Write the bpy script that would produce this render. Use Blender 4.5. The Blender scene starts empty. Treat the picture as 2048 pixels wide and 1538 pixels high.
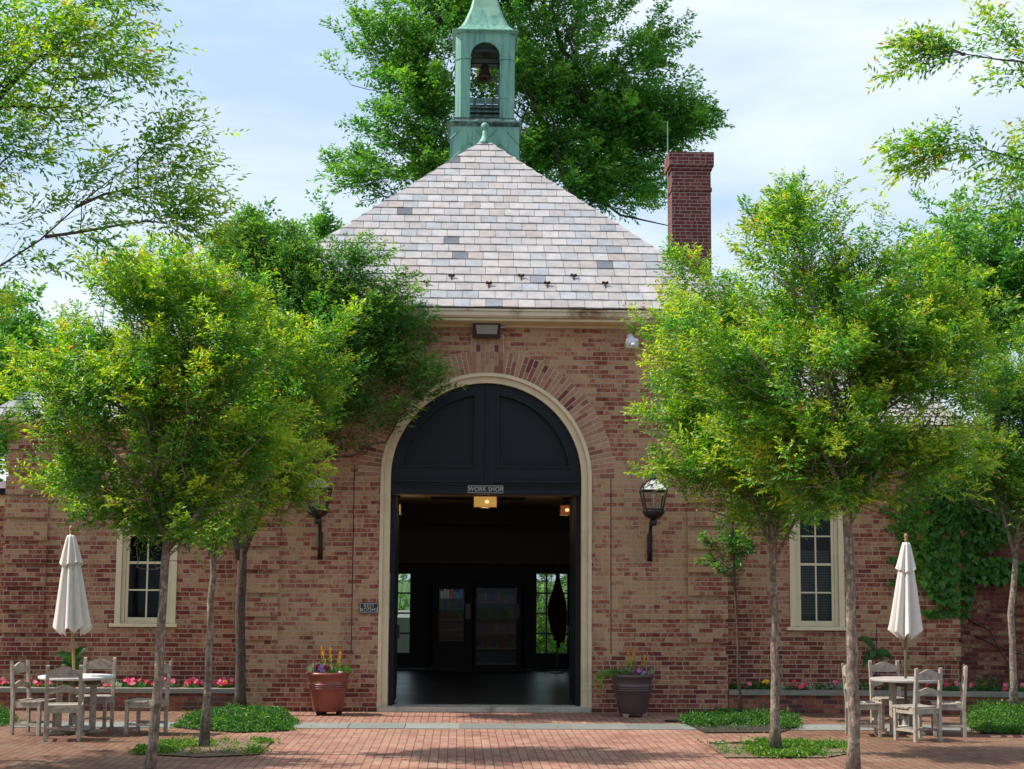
import bpy, math, random
import numpy as np
from mathutils import Vector, Matrix, geometry
R = math.radians
rnd = random.Random(7)

# ------------------------------------------------------------------ camera, world, sun, exposure
S = bpy.context.scene
C = bpy.context.collection
FPX, HC, DC = 3200.0, 1.95, 23.53
PITCH, YAW, ROLL = math.atan(384 / FPX), math.atan(104 / FPX), R(0.38)
CAMPOS = Vector((0, -DC, HC))
CM = (Matrix.Rotation(-YAW, 3, 'Z') @ Matrix.Rotation(math.pi / 2 + PITCH, 3, 'X') @ Matrix.Rotation(ROLL, 3, 'Z'))
cd = bpy.data.cameras.new('camera'); cam = bpy.data.objects.new('camera', cd); C.objects.link(cam)
cd.sensor_width = 36; cd.lens = FPX / 2048 * 36; cd.clip_end = 2000; cd.clip_start = 0.1
cam.matrix_world = Matrix.Translation(CAMPOS) @ CM.to_4x4()
S.camera = cam

SUN_AZ, SUN_EL = R(1.0), R(51)      # from the left, almost along the facade
sdir = Vector((-math.cos(SUN_EL) * math.cos(SUN_AZ), math.cos(SUN_EL) * math.sin(SUN_AZ), math.sin(SUN_EL)))
sl = bpy.data.lights.new('sun', 'SUN'); sl.energy = 3.6; sl.angle = R(0.6); sl.color = (1, 0.94, 0.85)
so = bpy.data.objects.new('sun', sl); C.objects.link(so)
so.rotation_euler = sdir.to_track_quat('Z', 'Y').to_euler(); so.location = (-30, 20, 40)
W = bpy.data.worlds.new('World'); S.world = W; W.use_nodes = True
S.view_settings.view_transform = 'Standard'; S.view_settings.look = 'None'
S.view_settings.exposure = 0.84; S.view_settings.gamma = 1
S.cycles.max_bounces = 7; S.cycles.diffuse_bounces = 4; S.cycles.transmission_bounces = 5
S.cycles.transparent_max_bounces = 6; S.cycles.glossy_bounces = 3
S.cycles.caustics_reflective = False; S.cycles.caustics_refractive = False
S.cycles.sample_clamp_indirect = 6
S.cycles.use_denoising = True


class N:
    """tiny node-tree helper"""
    def __init__(s, nt): s.t = nt
    def __call__(s, ty, ins=None, **kw):
        n = s.t.nodes.new('ShaderNode' + ty)
        for k, v in kw.items(): setattr(n, k, v)
        for k, v in (ins or {}).items():
            i = n.inputs[k]
            if isinstance(v, bpy.types.NodeSocket): s.t.links.new(v, i)
            elif isinstance(v, bpy.types.Node): s.t.links.new(v.outputs[0], i)
            else: i.default_value = v
        return n
    def m(s, op, a, b=0.0, c=0.0):
        return s('Math', {0: a, 1: b, 2: c}, operation=op).outputs[0]
    def mix(s, f, a, b, bt='MIX'):
        n = s('Mix', {0: f, 6: a, 7: b}, data_type='RGBA', blend_type=bt)
        return n.outputs[2]
    def ramp(s, f, stops, interp='LINEAR'):
        n = s('ValToRGB', {0: f}); cr = n.color_ramp; cr.interpolation = interp
        while len(cr.elements) < len(stops): cr.elements.new(0.5)
        for e, (p, c) in zip(cr.elements, stops):
            e.position = p; e.color = (*c, 1) if len(c) == 3 else c
        return n.outputs[0]
    def noise(s, vec, scale, detail=3, rough=0.55, dist=0.0, dims='3D'):
        return s('TexNoise', {'Vector': vec, 'Scale': scale, 'Detail': detail, 'Roughness': rough, 'Distortion': dist}, noise_dimensions=dims).outputs[0]
    def link(s, a, b): s.t.links.new(a, b)


w = N(W.node_tree); W.node_tree.nodes.clear()
sky = w('TexSky', sky_type='NISHITA', sun_disc=False, sun_elevation=SUN_EL, sun_rotation=R(-89), air_density=1.0, dust_density=1.2, ozone_density=1.2)
tc = w('TexCoord').outputs['Generated']
mp = w('Mapping', {'Vector': tc, 'Scale': (1.1, 1.1, 4.0), 'Rotation': (0, R(8), 0)}).outputs[0]
n1 = w.noise(mp, 2.3, 7, 0.55, 0.25)
n2 = w.noise(w('Mapping', {'Vector': tc, 'Scale': (1, 1, 3.0), 'Location': (3.1, 0, 0)}).outputs[0], 2.0, 4, 0.5)
cl = w.m('ADD', w.m('MULTIPLY', n1, 0.75), w.m('MULTIPLY', n2, 0.35))
cf = w.ramp(cl, [(0.49, (0.0,) * 3), (0.62, (0.5,) * 3), (0.76, (0.95,) * 3)])
skyc = w.mix(0.62, sky.outputs[0], (5.7, 7.4, 9.6, 1))
skyc = w.mix(cf, skyc, (8.3, 8.7, 9.3, 1))
bg = w('Background', {'Color': skyc, 'Strength': 0.075})
w.link(bg.outputs[0], w('OutputWorld').inputs[0])


# ------------------------------------------------------------------ measuring helpers
def ray(px, py):
    return CM @ Vector(((px - 1024) / FPX, -(py - 769) / FPX, -1))
def at(px, py, Y):
    d = ray(px, py); return CAMPOS + d * ((Y + DC) / d.y)
def gnd(px, py, z=0.0):
    d = ray(px, py); return CAMPOS + d * ((z - HC) / d.z)
def YD(s):           # plane where one metre spans s photo pixels
    return FPX / s - DC


# ------------------------------------------------------------------ materials
def newmat(name):
    m = bpy.data.materials.new(name); m.use_nodes = True
    m.node_tree.nodes.clear()
    return m, N(m.node_tree)

def finish(n, col, rough=0.6, bump=None, bstr=0.3, bdist=0.01, metal=0.0, spec=0.5, **kw):
    ins = {'Base Color': col, 'Roughness': rough, 'Metallic': metal, 'Specular IOR Level': spec}
    ins.update(kw)
    p = n('BsdfPrincipled', ins)
    if bump is not None:
        b = n('Bump', {'Height': bump, 'Strength': bstr, 'Distance': bdist})
        n.link(b.outputs[0], p.inputs['Normal'])
    n.link(p.outputs[0], n('OutputMaterial').inputs[0])
    return p

def obco(n): return n('NewGeometry').outputs['Position']

def plain(name, col, rough=0.6, var=0.25, scale=6, metal=0.0, bstr=0.2, spec=0.4, dirt=None):
    m, n = newmat(name)
    co = obco(n)
    nz = n.noise(co, scale, 5, 0.6)
    f = n.m('MULTIPLY_ADD', nz, 2 * var, 1 - var)
    c = n.mix(1.0, (*col, 1), n('CombineColor', {0: f, 1: f, 2: f}), 'MULTIPLY')
    if dirt:
        dn = n.noise(co, scale * 0.6, 6, 0.7, 0.5)
        c = n.mix(n.ramp(dn, [(0.48, (0,) * 3), (0.66, (dirt[3],) * 3)]), c, (*dirt[:3], 1))
    finish(n, c, n.m('MULTIPLY_ADD', nz, 0.2, rough - 0.1), nz, bstr, 0.01, metal, spec)
    return m

def brickmat(name, along='x', L=0.213, H=0.0677, mort=0.0055, cols=None, bias=0.0, split=0.82,
             mcol=(0.45, 0.36, 0.265), wob=0.002, redlow=False, rough=0.85, bstr=0.5, offjit=0.3, dark=1.0, zones=False):
    """bricks in an irregular bond, one random tone per brick, flashed faces"""
    m, n = newmat(name)
    co = obco(n)
    wv = n('TexNoise', {'Vector': co, 'Scale': 9.0, 'Detail': 1})
    wvec = n('VectorMath', {0: wv.outputs['Color'], 1: (0.5,) * 3}, operation='SUBTRACT').outputs[0]
    wvec = n('VectorMath', {0: wvec, 'Scale': wob * 2}, operation='SCALE').outputs[0]
    cw = n('VectorMath', {0: co, 1: wvec}, operation='ADD').outputs[0]
    sx = n('SeparateXYZ', {0: cw})
    if along == 'x':
        uu = n.m('ADD', sx.outputs[0], sx.outputs[1]); vv = sx.outputs[2]
    else:
        uu = sx.outputs[1]; vv = sx.outputs[0]
    v = n.m('DIVIDE', vv, H); row = n.m('FLOOR', v); fv = n.m('FRACT', v)
    par = n.m('MULTIPLY', n.m('FLOORED_MODULO', row, 2.0), 0.5)
    rj = n('TexWhiteNoise', {'W': row}, noise_dimensions='1D').outputs[0]
    u = n.m('ADD', n.m('DIVIDE', uu, L), n.m('ADD', par, n.m('MULTIPLY', rj, offjit)))
    cu = n.m('FLOOR', u); fu = n.m('FRACT', u)
    cid = n('CombineXYZ', {0: cu, 1: row, 2: 0.0}).outputs[0]
    r0 = n('TexWhiteNoise', {'Vector': cid}, noise_dimensions='3D').outputs[0]
    sp = n.m('GREATER_THAN', r0, split)
    half = n.m('MULTIPLY', n.m('FLOOR', n.m('MULTIPLY', fu, 2.0)), sp)
    fh = n.m('FRACT', n.m('MULTIPLY', fu, 2.0))
    du0 = n.m('MULTIPLY', n.m('MINIMUM', fu, n.m('SUBTRACT', 1.0, fu)), L)
    du1 = n.m('MULTIPLY', n.m('MINIMUM', fh, n.m('SUBTRACT', 1.0, fh)), L / 2)
    du = n.m('ADD', n.m('MULTIPLY', du0, n.m('SUBTRACT', 1.0, sp)), n.m('MULTIPLY', n.m('MINIMUM', du0, du1), sp))
    dv = n.m('MULTIPLY', n.m('MINIMUM', fv, n.m('SUBTRACT', 1.0, fv)), H)
    dm = n.m('MINIMUM', du, dv)
    mr = n('MapRange', {0: dm, 1: mort * 0.75, 2: mort * 1.35, 3: 0.0, 4: 1.0}, clamp=True).outputs[0]
    bid = n('CombineXYZ', {0: n.m('ADD', cu, n.m('MULTIPLY', half, 0.37)), 1: row, 2: 3.0}).outputs[0]
    wn = n('TexWhiteNoise', {'Vector': bid}, noise_dimensions='3D')
    r1 = wn.outputs[0]
    big = n.noise(co, 0.6, 4, 0.62)
    fl = n.noise(n('VectorMath', {0: co, 1: wn.outputs[1]}, operation='ADD').outputs[0], 16.0, 3, 0.65)
    t = n.m('ADD', n.m('MULTIPLY_ADD', r1, 0.8, 0.08), n.m('MULTIPLY_ADD', fl, 1.5, -0.75))
    t = n.m('ADD', t, n.m('MULTIPLY_ADD', big, 1.5, -0.75 + bias))
    if redlow:      # older, redder brick in the courses near the ground and by the eaves corner
        lowf = n('MapRange', {0: sx.outputs[2], 1: 0.15, 2: 1.25, 3: 0.42, 4: 0.0}, clamp=True).outputs[0]
        t = n.m('ADD', t, lowf); t = n.m('ADD', t, n('MapRange', {0: sx.outputs[2], 1: 0.062, 2: 0.068, 3: 0.6, 4: 0.0}, clamp=True).outputs[0])
    cols = cols or [(0.0, (0.415, 0.262, 0.140)), (0.32, (0.38, 0.212, 0.115)), (0.50, (0.32, 0.130, 0.078)), (0.70, (0.25, 0.075, 0.048)), (0.92, (0.185, 0.045, 0.03)), (1.0, (0.135, 0.032, 0.025))]
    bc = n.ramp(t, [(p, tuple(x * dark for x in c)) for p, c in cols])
    gr = n.noise(co, 60.0, 2, 0.7)
    gf = n.m('MULTIPLY_ADD', gr, 0.7, 0.65)
    bc = n.mix(1.0, bc, n('CombineColor', {0: gf, 1: gf, 2: gf}), 'MULTIPLY')
    st = n.noise(n('Mapping', {'Vector': co, 'Scale': (1, 1, 0.35)}).outputs[0], 1.7, 6, 0.7)
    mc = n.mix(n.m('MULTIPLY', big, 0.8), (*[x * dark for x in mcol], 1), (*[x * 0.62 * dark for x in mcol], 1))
    c = n.mix(mr, mc, bc)
    sf = n('MapRange', {0: st, 1: 0.5, 2: 0.75, 3: 1.0, 4: 0.66}, clamp=True).outputs[0]
    c = n.mix(1.0, c, n('CombineColor', {0: sf, 1: sf, 2: sf}), 'MULTIPLY')
    if zones:      # browner, darker paving away from the walkway
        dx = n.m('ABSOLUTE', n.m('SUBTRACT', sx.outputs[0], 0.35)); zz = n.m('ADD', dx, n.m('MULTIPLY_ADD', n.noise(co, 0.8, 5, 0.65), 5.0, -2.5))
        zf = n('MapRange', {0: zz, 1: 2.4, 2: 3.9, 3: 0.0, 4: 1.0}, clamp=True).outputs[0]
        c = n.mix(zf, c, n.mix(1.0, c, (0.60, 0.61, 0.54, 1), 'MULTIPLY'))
        s2 = n('MapRange', {0: n.noise(co, 0.9, 6, 0.7, 0.3), 1: 0.35, 2: 0.65, 3: 0.78, 4: 1.1}, clamp=True).outputs[0]
        c = n.mix(1.0, c, n('CombineColor', {0: s2, 1: n.m('MULTIPLY', s2, 0.97), 2: n.m('MULTIPLY', s2, 0.93)}), 'MULTIPLY')
        ms = n.noise(co, 5.0, 6, 0.7)
        c = n.mix(n.ramp(ms, [(0.56, (0,) * 3), (0.74, (0.55,) * 3)]), c, (0.15, 0.105, 0.07, 1))
    hgt = n.m('ADD', n.m('MULTIPLY', mr, 1.0), n.m('ADD', n.m('MULTIPLY', gr, 0.25), n.m('MULTIPLY', r1, 0.35)))
    finish(n, c, rough, hgt, bstr, 0.006, 0, 0.25)
    return m

def tintmat(name, rough=0.7, var=0.2, scale=20, trans=0.0, bstr=0.2, spec=0.4, gain=1.0, tcol=None):
    """colour from the mesh's per-piece 'tint'"""
    m, n = newmat(name)
    a = n('Attribute', attribute_name='tint').outputs[0]
    if trans > 0:
        d = n('BsdfDiffuse', {'Color': a})
        tr = n('BsdfTranslucent', {'Color': n.mix(1.0, a, (*(tcol or (1.45, 1.5, 0.35)), 1), 'MULTIPLY')})
        mx = n('MixShader', {0: trans, 1: d, 2: tr})
        g = n('BsdfAnisotropic', {'Color': (0.8, 0.9, 0.8, 1), 'Roughness': rough})
        ge = n('NewGeometry'); dt = n.m('ABSOLUTE', n('VectorMath', {0: ge.outputs['Normal'], 1: ge.outputs['Incoming']}, operation='DOT_PRODUCT').outputs['Value'])
        fz = n.m('MULTIPLY_ADD', n.m('POWER', n.m('SUBTRACT', 1.0, dt), 4.0), 0.35, 0.06)
        mx2 = n('MixShader', {0: n.m('MULTIPLY', fz, spec), 1: mx.outputs[0], 2: g.outputs[0]})
        n.link(mx2.outputs[0], n('OutputMaterial').inputs[0])
        return m
    co = obco(n); nz = n.noise(co, scale, 5, 0.65)
    f = n.m('MULTIPLY_ADD', nz, 2 * var * gain, (1 - var) * gain)
    c = n.mix(1.0, a, n('CombineColor', {0: f, 1: f, 2: f}), 'MULTIPLY')
    finish(n, c, rough, nz, bstr, 0.01, 0, spec)
    return m

def glassmat(name, col=(0.02, 0.025, 0.025), rough=0.03, alpha=1.0):
    m, n = newmat(name)
    co = obco(n); nz = n.noise(co, 3.0, 2)
    if alpha >= 1:
        finish(n, (*col, 1), rough, nz, 0.03, 0.01, 0, 0.6)
    else:
        t = n('BsdfTransparent', {'Color': (0.86, 0.9, 0.88, 1)}); g = n('BsdfGlossy', {'Roughness': rough, 'Color': (0.9, 0.95, 1, 1)})
        fr = n('Fresnel', {'IOR': 1.45})
        mx = n('MixShader', {0: n.m('MULTIPLY', fr.outputs[0], alpha), 1: t.outputs[0], 2: g.outputs[0]})
        n.link(mx.outputs[0], n('OutputMaterial').inputs[0])
    return m

def emis(name, col, s):
    m, n = newmat(name)
    co = obco(n); nz = n.noise(co, 5.0, 2)
    e = n('Emission', {'Color': n.mix(nz, (*col, 1), (*[x * 0.7 for x in col], 1)), 'Strength': s})
    n.link(e.outputs[0], n('OutputMaterial').inputs[0]); return m

def barkmat(name, a, b, c2):
    m, n = newmat(name); co = obco(n)
    n1 = n.noise(n('Mapping', {'Vector': co, 'Scale': (1, 1, 0.35)}).outputs[0], 26, 5, 0.65, 1.0)
    n2 = n.noise(n('Mapping', {'Vector': co, 'Scale': (1, 1, 1.6)}).outputs[0], 14, 4, 0.6, 0.4)
    c = n.ramp(n1, [(0.32, b), (0.52, a), (0.72, c2)])
    c = n.mix(n.ramp(n2, [(0.52, (0,) * 3), (0.64, (0.75,) * 3)]), c, (*b, 1))
    finish(n, c, 0.85, n1, 0.6, 0.01, 0, 0.2); return m


# ------------------------------------------------------------------ mesh builder
class MB:
    def __init__(s): s.v = []; s.f = []; s.t = []; s.tint = None; s.any = False
    def add(s, vs, fs):
        o = len(s.v); s.v += [tuple(x) for x in vs]; s.f += [tuple(i + o for i in f) for f in fs]
        s.t += [s.tint or (1, 1, 1)] * len(vs)
        if s.tint: s.any = True
        return s
    def box(s, x0, x1, y0, y1, z0, z1, M=None):
        vs = [(x0, y0, z0), (x1, y0, z0), (x1, y1, z0), (x0, y1, z0), (x0, y0, z1), (x1, y0, z1), (x1, y1, z1), (x0, y1, z1)]
        if M: vs = [M @ Vector(p) for p in vs]
        return s.add(vs, [(0, 3, 2, 1), (4, 5, 6, 7), (0, 1, 5, 4), (1, 2, 6, 5), (2, 3, 7, 6), (3, 0, 4, 7)])
    def frus(s, cx, cy, z0, z1, hx0, hy0, hx1, hy1):
        vs = [(cx + a * hx0, cy + b * hy0, z0) for a, b in ((-1, -1), (1, -1), (1, 1), (-1, 1))] + \
             [(cx + a * hx1, cy + b * hy1, z1) for a, b in ((-1, -1), (1, -1), (1, 1), (-1, 1))]
        return s.add(vs, [(0, 3, 2, 1), (4, 5, 6, 7), (0, 1, 5, 4), (1, 2, 6, 5), (2, 3, 7, 6), (3, 0, 4, 7)])
    def bar(s, a, b, r0, r1=None, n=8, cap=True):
        return s.tube([a, b], [r0, r1 if r1 is not None else r0], n, cap)
    def tube(s, pts, rad, n=8, cap=True):
        pts = [Vector(p) for p in pts]; k = len(pts); vs = []
        up = None
        for i, p in enumerate(pts):
            d = (pts[min(i + 1, k - 1)] - pts[max(i - 1, 0)]).normalized()
            if up is None:
                up = d.orthogonal().normalized()
            else:
                up = (up - d * up.dot(d)).normalized()
            q = d.cross(up)
            for j in range(n):
                a = 2 * math.pi * j / n
                vs.append(p + (up * math.cos(a) + q * math.sin(a)) * rad[i])
        fs = [(i * n + j, i * n + (j + 1) % n, (i + 1) * n + (j + 1) % n, (i + 1) * n + j) for i in range(k - 1) for j in range(n)]
        if cap: fs += [tuple(range(n - 1, -1, -1)), tuple(range((k - 1) * n, k * n))]
        return s.add(vs, fs)
    def lathe(s, cx, cy, prof, n=24, fn=None, sq=None):
        vs = []
        for (r, z) in prof:
            for j in range(n):
                a = 2 * math.pi * j / n
                rr, zz = (r, z) if fn is None else fn(r, z, a)
                vs.append((cx + rr * math.cos(a), cy + rr * math.sin(a), zz))
        k = len(prof)
        fs = [(i * n + j, i * n + (j + 1) % n, (i + 1) * n + (j + 1) % n, (i + 1) * n + j) for i in range(k - 1) for j in range(n)]
        if prof[0][0] > 1e-5: fs.append(tuple(range(n - 1, -1, -1)))
        if prof[-1][0] > 1e-5: fs.append(tuple(range((k - 1) * n, k * n)))
        return s.add(vs, fs)
    def plate(s, outer, holes, y0, y1, ax='y'):
        """flat shape in X-Z with holes, thickness from y0 to y1"""
        loops = [[Vector((x, z, 0)) for x, z in lp] for lp in [outer] + list(holes)]
        tris = geometry.tessellate_polygon(loops)
        fl = [p for lp in loops for p in lp]; n = len(fl)
        def P(p, y):
            return (p.x, y, p.y) if ax == 'y' else ((y, p.x, p.y) if ax == 'x' else (p.x, p.y, y))
        vs = [P(p, y0) for p in fl] + [P(p, y1) for p in fl]
        fs = []
        for t in tris:
            fs.append(tuple(t)); fs.append(tuple(n + i for i in reversed(t)))
        o = 0
        for lp in loops:
            m = len(lp)
            for i in range(m):
                j = (i + 1) % m; fs.append((o + i, o + j, n + o + j, n + o + i))
            o += m
        return s.add(vs, fs)
    def prof_x(s, prof, x0, x1):
        """(y,z) profile run along x"""
        k = len(prof)
        vs = [(x0, y, z) for y, z in prof] + [(x1, y, z) for y, z in prof]
        fs = [(i, (i + 1) % k, k + (i + 1) % k, k + i) for i in range(k)] + [tuple(range(k)), tuple(range(2 * k - 1, k - 1, -1))]
        return s.add(vs, fs)
    def leaf(s, p, d, nrm, ln, wd, fold=0.15):
        p = Vector(p); d = Vector(d).normalized(); sd = d.cross(Vector(nrm))
        if sd.length < 1e-4: sd = d.orthogonal()
        sd.normalize(); nn = sd.cross(d)
        m = p + d * ln * 0.45
        return s.add([p, m + sd * wd / 2 + nn * wd * fold, p + d * ln, m - sd * wd / 2 + nn * wd * fold], [(0, 1, 2), (0, 2, 3)])
    def build(s, name, mat, parent=None, smooth=False, bevel=0.0, loc=None, recalc=True):
        me = bpy.data.meshes.new(name); me.from_pydata(s.v, [], s.f)
        if s.any:
            at_ = me.color_attributes.new('tint', 'FLOAT_COLOR', 'POINT')
            at_.data.foreach_set('color', np.array([(*c, 1) for c in s.t], dtype=np.float32).ravel())
        me.materials.append(mat); me.update()
        if recalc:
            import bmesh
            bm = bmesh.new(); bm.from_mesh(me); bmesh.ops.recalc_face_normals(bm, faces=bm.faces); bm.to_mesh(me); bm.free()
        o = bpy.data.objects.new(name, me); C.objects.link(o)
        if smooth:
            for p in me.polygons: p.use_smooth = True
        if bevel > 0:
            b = o.modifiers.new('bevel', 'BEVEL'); b.width = bevel; b.segments = 2; b.limit_method = 'ANGLE'
        if parent: o.parent = parent
        if loc: o.location = loc
        return o

def tag(o, label=None, cat=None, group=None, kind=None):
    if label: o['label'] = label
    if cat: o['category'] = cat
    if group: o['group'] = group
    if kind: o['kind'] = kind
    return o
def empty(name, label, cat, loc=(0, 0, 0), rz=0, group=None):
    o = bpy.data.objects.new(name, None); C.objects.link(o); o.location = loc; o.rotation_euler = (0, 0, rz)
    o.empty_display_size = 0.2
    return tag(o, label, cat, group)
def copy_tree(o, parent=None):
    c = o.copy(); C.objects.link(c); c.parent = parent
    for k in ('label', 'group', 'category'):
        pass
    for ch in list(o.children): copy_tree(ch, c)
    return c

def fast_mesh(name, V, F, mat, parent=None, tint=None, smooth=False):
    """V (n,3), F (m,k) numpy -> mesh object"""
    me = bpy.data.meshes.new(name); nv, nf, k = len(V), len(F), F.shape[1]
    me.vertices.add(nv); me.vertices.foreach_set('co', V.astype(np.float32).ravel())
    me.loops.add(nf * k); me.loops.foreach_set('vertex_index', F.astype(np.int32).ravel())
    me.polygons.add(nf); me.polygons.foreach_set('loop_start', np.arange(0, nf * k, k, dtype=np.int32))
    me.polygons.foreach_set('loop_total', np.full(nf, k, dtype=np.int32))
    if smooth: me.polygons.foreach_set('use_smooth', np.ones(nf, dtype=bool))
    me.update(calc_edges=True)
    if tint is not None:
        a = me.color_attributes.new('tint', 'FLOAT_COLOR', 'POINT')
        a.data.foreach_set('color', np.concatenate([tint, np.ones((nv, 1))], 1).astype(np.float32).ravel())
    me.materials.append(mat)
    o = bpy.data.objects.new(name, me); C.objects.link(o)
    if parent: o.parent = parent
    return o

# ------------------------------------------------------------------ material library
M = {}
M['brick'] = brickmat('facade_brick', redlow=True, bias=-0.13)
M['brick_wing'] = brickmat('wing_brick', bias=0.03, redlow=True)
M['brick_chimney'] = brickmat('chimney_brick', bias=0.58, mcol=(0.36, 0.30, 0.25), split=0.72)
M['brick_dark'] = brickmat('shaded_wall_brick', bias=0.36, mcol=(0.20, 0.15, 0.12), dark=0.7)  # the wall's shade is put into the colour: brick and mortar darkened
M['brick_low'] = brickmat('low_wall_brick', bias=0.2, cols=[(0.0, (0.30, 0.15, 0.09)), (0.4, (0.30, 0.10, 0.055)), (0.7, (0.20, 0.055, 0.04)), (1.0, (0.10, 0.04, 0.035))], mcol=(0.20, 0.15, 0.115))
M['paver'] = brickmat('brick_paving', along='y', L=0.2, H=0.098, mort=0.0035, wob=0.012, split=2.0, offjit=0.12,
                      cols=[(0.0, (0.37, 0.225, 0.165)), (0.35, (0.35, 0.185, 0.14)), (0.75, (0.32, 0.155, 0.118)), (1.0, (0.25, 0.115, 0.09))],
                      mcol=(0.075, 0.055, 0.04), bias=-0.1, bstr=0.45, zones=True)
M['cream'] = plain('cream_paint', (0.62, 0.52, 0.34), 0.55, 0.10, 4, dirt=(0.34, 0.26, 0.16, 0.35))
M['cream_w'] = plain('window_cream_paint', (0.66, 0.57, 0.38), 0.5, 0.08, 5, dirt=(0.4, 0.3, 0.18, 0.25))
M['gutter'] = plain('rusty_gutter_paint', (0.62, 0.54, 0.38), 0.6, 0.1, 3, dirt=(0.20, 0.095, 0.045, 0.95))
M['slate'] = tintmat('roof_slate', 0.6, 0.42, 7, bstr=0.7, spec=0.35)
M['deck'] = plain('roof_deck', (0.05, 0.05, 0.05), 0.9)
M['voussoir'] = tintmat('arch_brick', 0.85, 0.30, 22, bstr=0.4, spec=0.2)
M['mortar'] = plain('mortar', (0.38, 0.31, 0.245), 0.9, 0.2, 20)
M['navy'] = plain('black_navy_paint', (0.008, 0.0105, 0.016), 0.5, 0.15, 8, spec=0.2)
M['black'] = plain('black_iron_paint', (0.008, 0.008, 0.009), 0.35, 0.2, 20, spec=0.5)
M['copper'] = None
m, n = newmat('verdigris_copper'); co = obco(n)
st = n.noise(n('Mapping', {'Vector': co, 'Scale': (14, 14, 0.7)}).outputs[0], 1.0, 5, 0.65)
pt = n.noise(co, 2.2, 5, 0.6)
c = n.ramp(st, [(0.30, (0.055, 0.10, 0.085)), (0.45, (0.125, 0.29, 0.225)), (0.7, (0.20, 0.40, 0.30))])
c = n.mix(n.ramp(pt, [(0.50, (0,) * 3), (0.72, (0.7,) * 3)]), c, (0.27, 0.43, 0.31, 1))
finish(n, c, 0.55, st, 0.15, 0.01, 0.1, 0.4); M['copper'] = m
m, n = newmat('stained_copper'); co = obco(n)
st = n.noise(n('Mapping', {'Vector': co, 'Scale': (11, 11, 0.6)}).outputs[0], 1.0, 5, 0.65)
c = n.ramp(st, [(0.40, (0.03, 0.035, 0.035)), (0.54, (0.06, 0.11, 0.095)), (0.7, (0.15, 0.33, 0.26))])
finish(n, c, 0.5, st, 0.15, 0.01, 0.1, 0.4); M['copper_dk'] = m
M['bronze'] = plain('old_bronze', (0.09, 0.05, 0.035), 0.45, 0.3, 10, metal=0.6)
M['teak'] = plain('weathered_teak', (0.38, 0.325, 0.265), 0.75, 0.45, 22, bstr=0.5, dirt=(0.17, 0.135, 0.10, 0.7))
M['teak_dk'] = plain('dark_teak', (0.15, 0.125, 0.105), 0.75, 0.35, 28, bstr=0.4)  # darker teak for the table apron
M['tabletop'] = plain('pale_tabletop', (0.60, 0.58, 0.55), 0.6, 0.2, 20)  # paler than the other tabletop
M['tabletop_dk'] = plain('grey_tabletop', (0.40, 0.36, 0.33), 0.65, 0.35, 14, dirt=(0.2, 0.16, 0.13, 0.6))
M['pole'] = plain('wooden_pole', (0.30, 0.20, 0.08), 0.45, 0.2, 20)
M['pole_dk'] = plain('olive_pole', (0.14, 0.115, 0.05), 0.5, 0.2, 20)
m, n = newmat('umbrella_canvas'); co = obco(n)
nz = n.noise(co, 9, 5, 0.6)
c = n.mix(nz, (0.68, 0.63, 0.58, 1), (0.80, 0.77, 0.73, 1))
dfs = n('BsdfDiffuse', {'Color': c}); tr = n('BsdfTranslucent', {'Color': c}); mx = n('MixShader', {0: 0.12, 1: dfs.outputs[0], 2: tr.outputs[0]})
n.link(mx.outputs[0], n('OutputMaterial').inputs[0]); M['canvas'] = m
M['stone'] = plain('threshold_stone', (0.42, 0.39, 0.33), 0.75, 0.25, 5, dirt=(0.15, 0.13, 0.10, 0.6))
M['bluestone'] = tintmat('bluestone', 0.7, 0.3, 6, bstr=0.2)
M['coping'] = plain('slate_coping', (0.23, 0.215, 0.175), 0.7, 0.35, 4, dirt=(0.10, 0.095, 0.075, 0.5))
M['soil'] = plain('mulch_soil', (0.13, 0.085, 0.055), 0.95, 0.55, 45, bstr=0.9, dirt=(0.36, 0.26, 0.17, 0.8))
M['soil_dk'] = plain('dark_soil', (0.04, 0.027, 0.02), 0.95, 0.5, 40, bstr=0.9)
M['pot_red'] = plain('red_glazed_clay', (0.215, 0.055, 0.034), 0.38, 0.35, 5, spec=0.55)
M['pot_brown'] = plain('plum_brown_glazed_clay', (0.072, 0.046, 0.047), 0.38, 0.35, 5, spec=0.55)
M['glass'] = glassmat('window_glass')
M['clear'] = glassmat('lantern_glass', rough=0.06, alpha=0.6)
M['winglass'] = glassmat('old_window_glass', rough=0.04, alpha=0.22)
M['lens'] = plain('flood_lens', (0.27, 0.26, 0.255), 0.3, 0.15, 6)
M['frost'] = plain('frosted_lens', (0.55, 0.54, 0.52), 0.3, 0.15, 6)
M['white'] = plain('white_plastic', (0.72, 0.72, 0.76), 0.4, 0.08, 8)
M['steel'] = plain('grey_metal', (0.30, 0.29, 0.28), 0.4, 0.15, 10, metal=0.7)
M['letter'] = plain('silver_lettering', (0.42, 0.44, 0.42), 0.5, 0.1)
M['signbk'] = plain('sign_board_black', (0.013, 0.015, 0.018), 0.5, 0.1)
M['plaster'] = plain('interior_plaster', (0.17, 0.145, 0.115), 0.9, 0.1)
M['ceil'] = plain('interior_ceiling', (0.42, 0.33, 0.25), 0.9, 0.1)
M['indark'] = plain('interior_gloom_black', (0.012, 0.012, 0.013), 0.6, 0.1)  # gloom of hall and rooms put into the colour; also black cabinets
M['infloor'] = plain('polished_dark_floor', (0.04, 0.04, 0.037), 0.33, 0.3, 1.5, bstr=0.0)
M['lamp'] = emis('warm_lamp_glow', (1.0, 0.55, 0.14), 0.30)
M['lampc'] = emis('lamp_filament', (1.0, 0.62, 0.22), 0.9)
M['lampo'] = emis('orange_lamp_glow', (1.0, 0.30, 0.10), 0.12)
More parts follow.
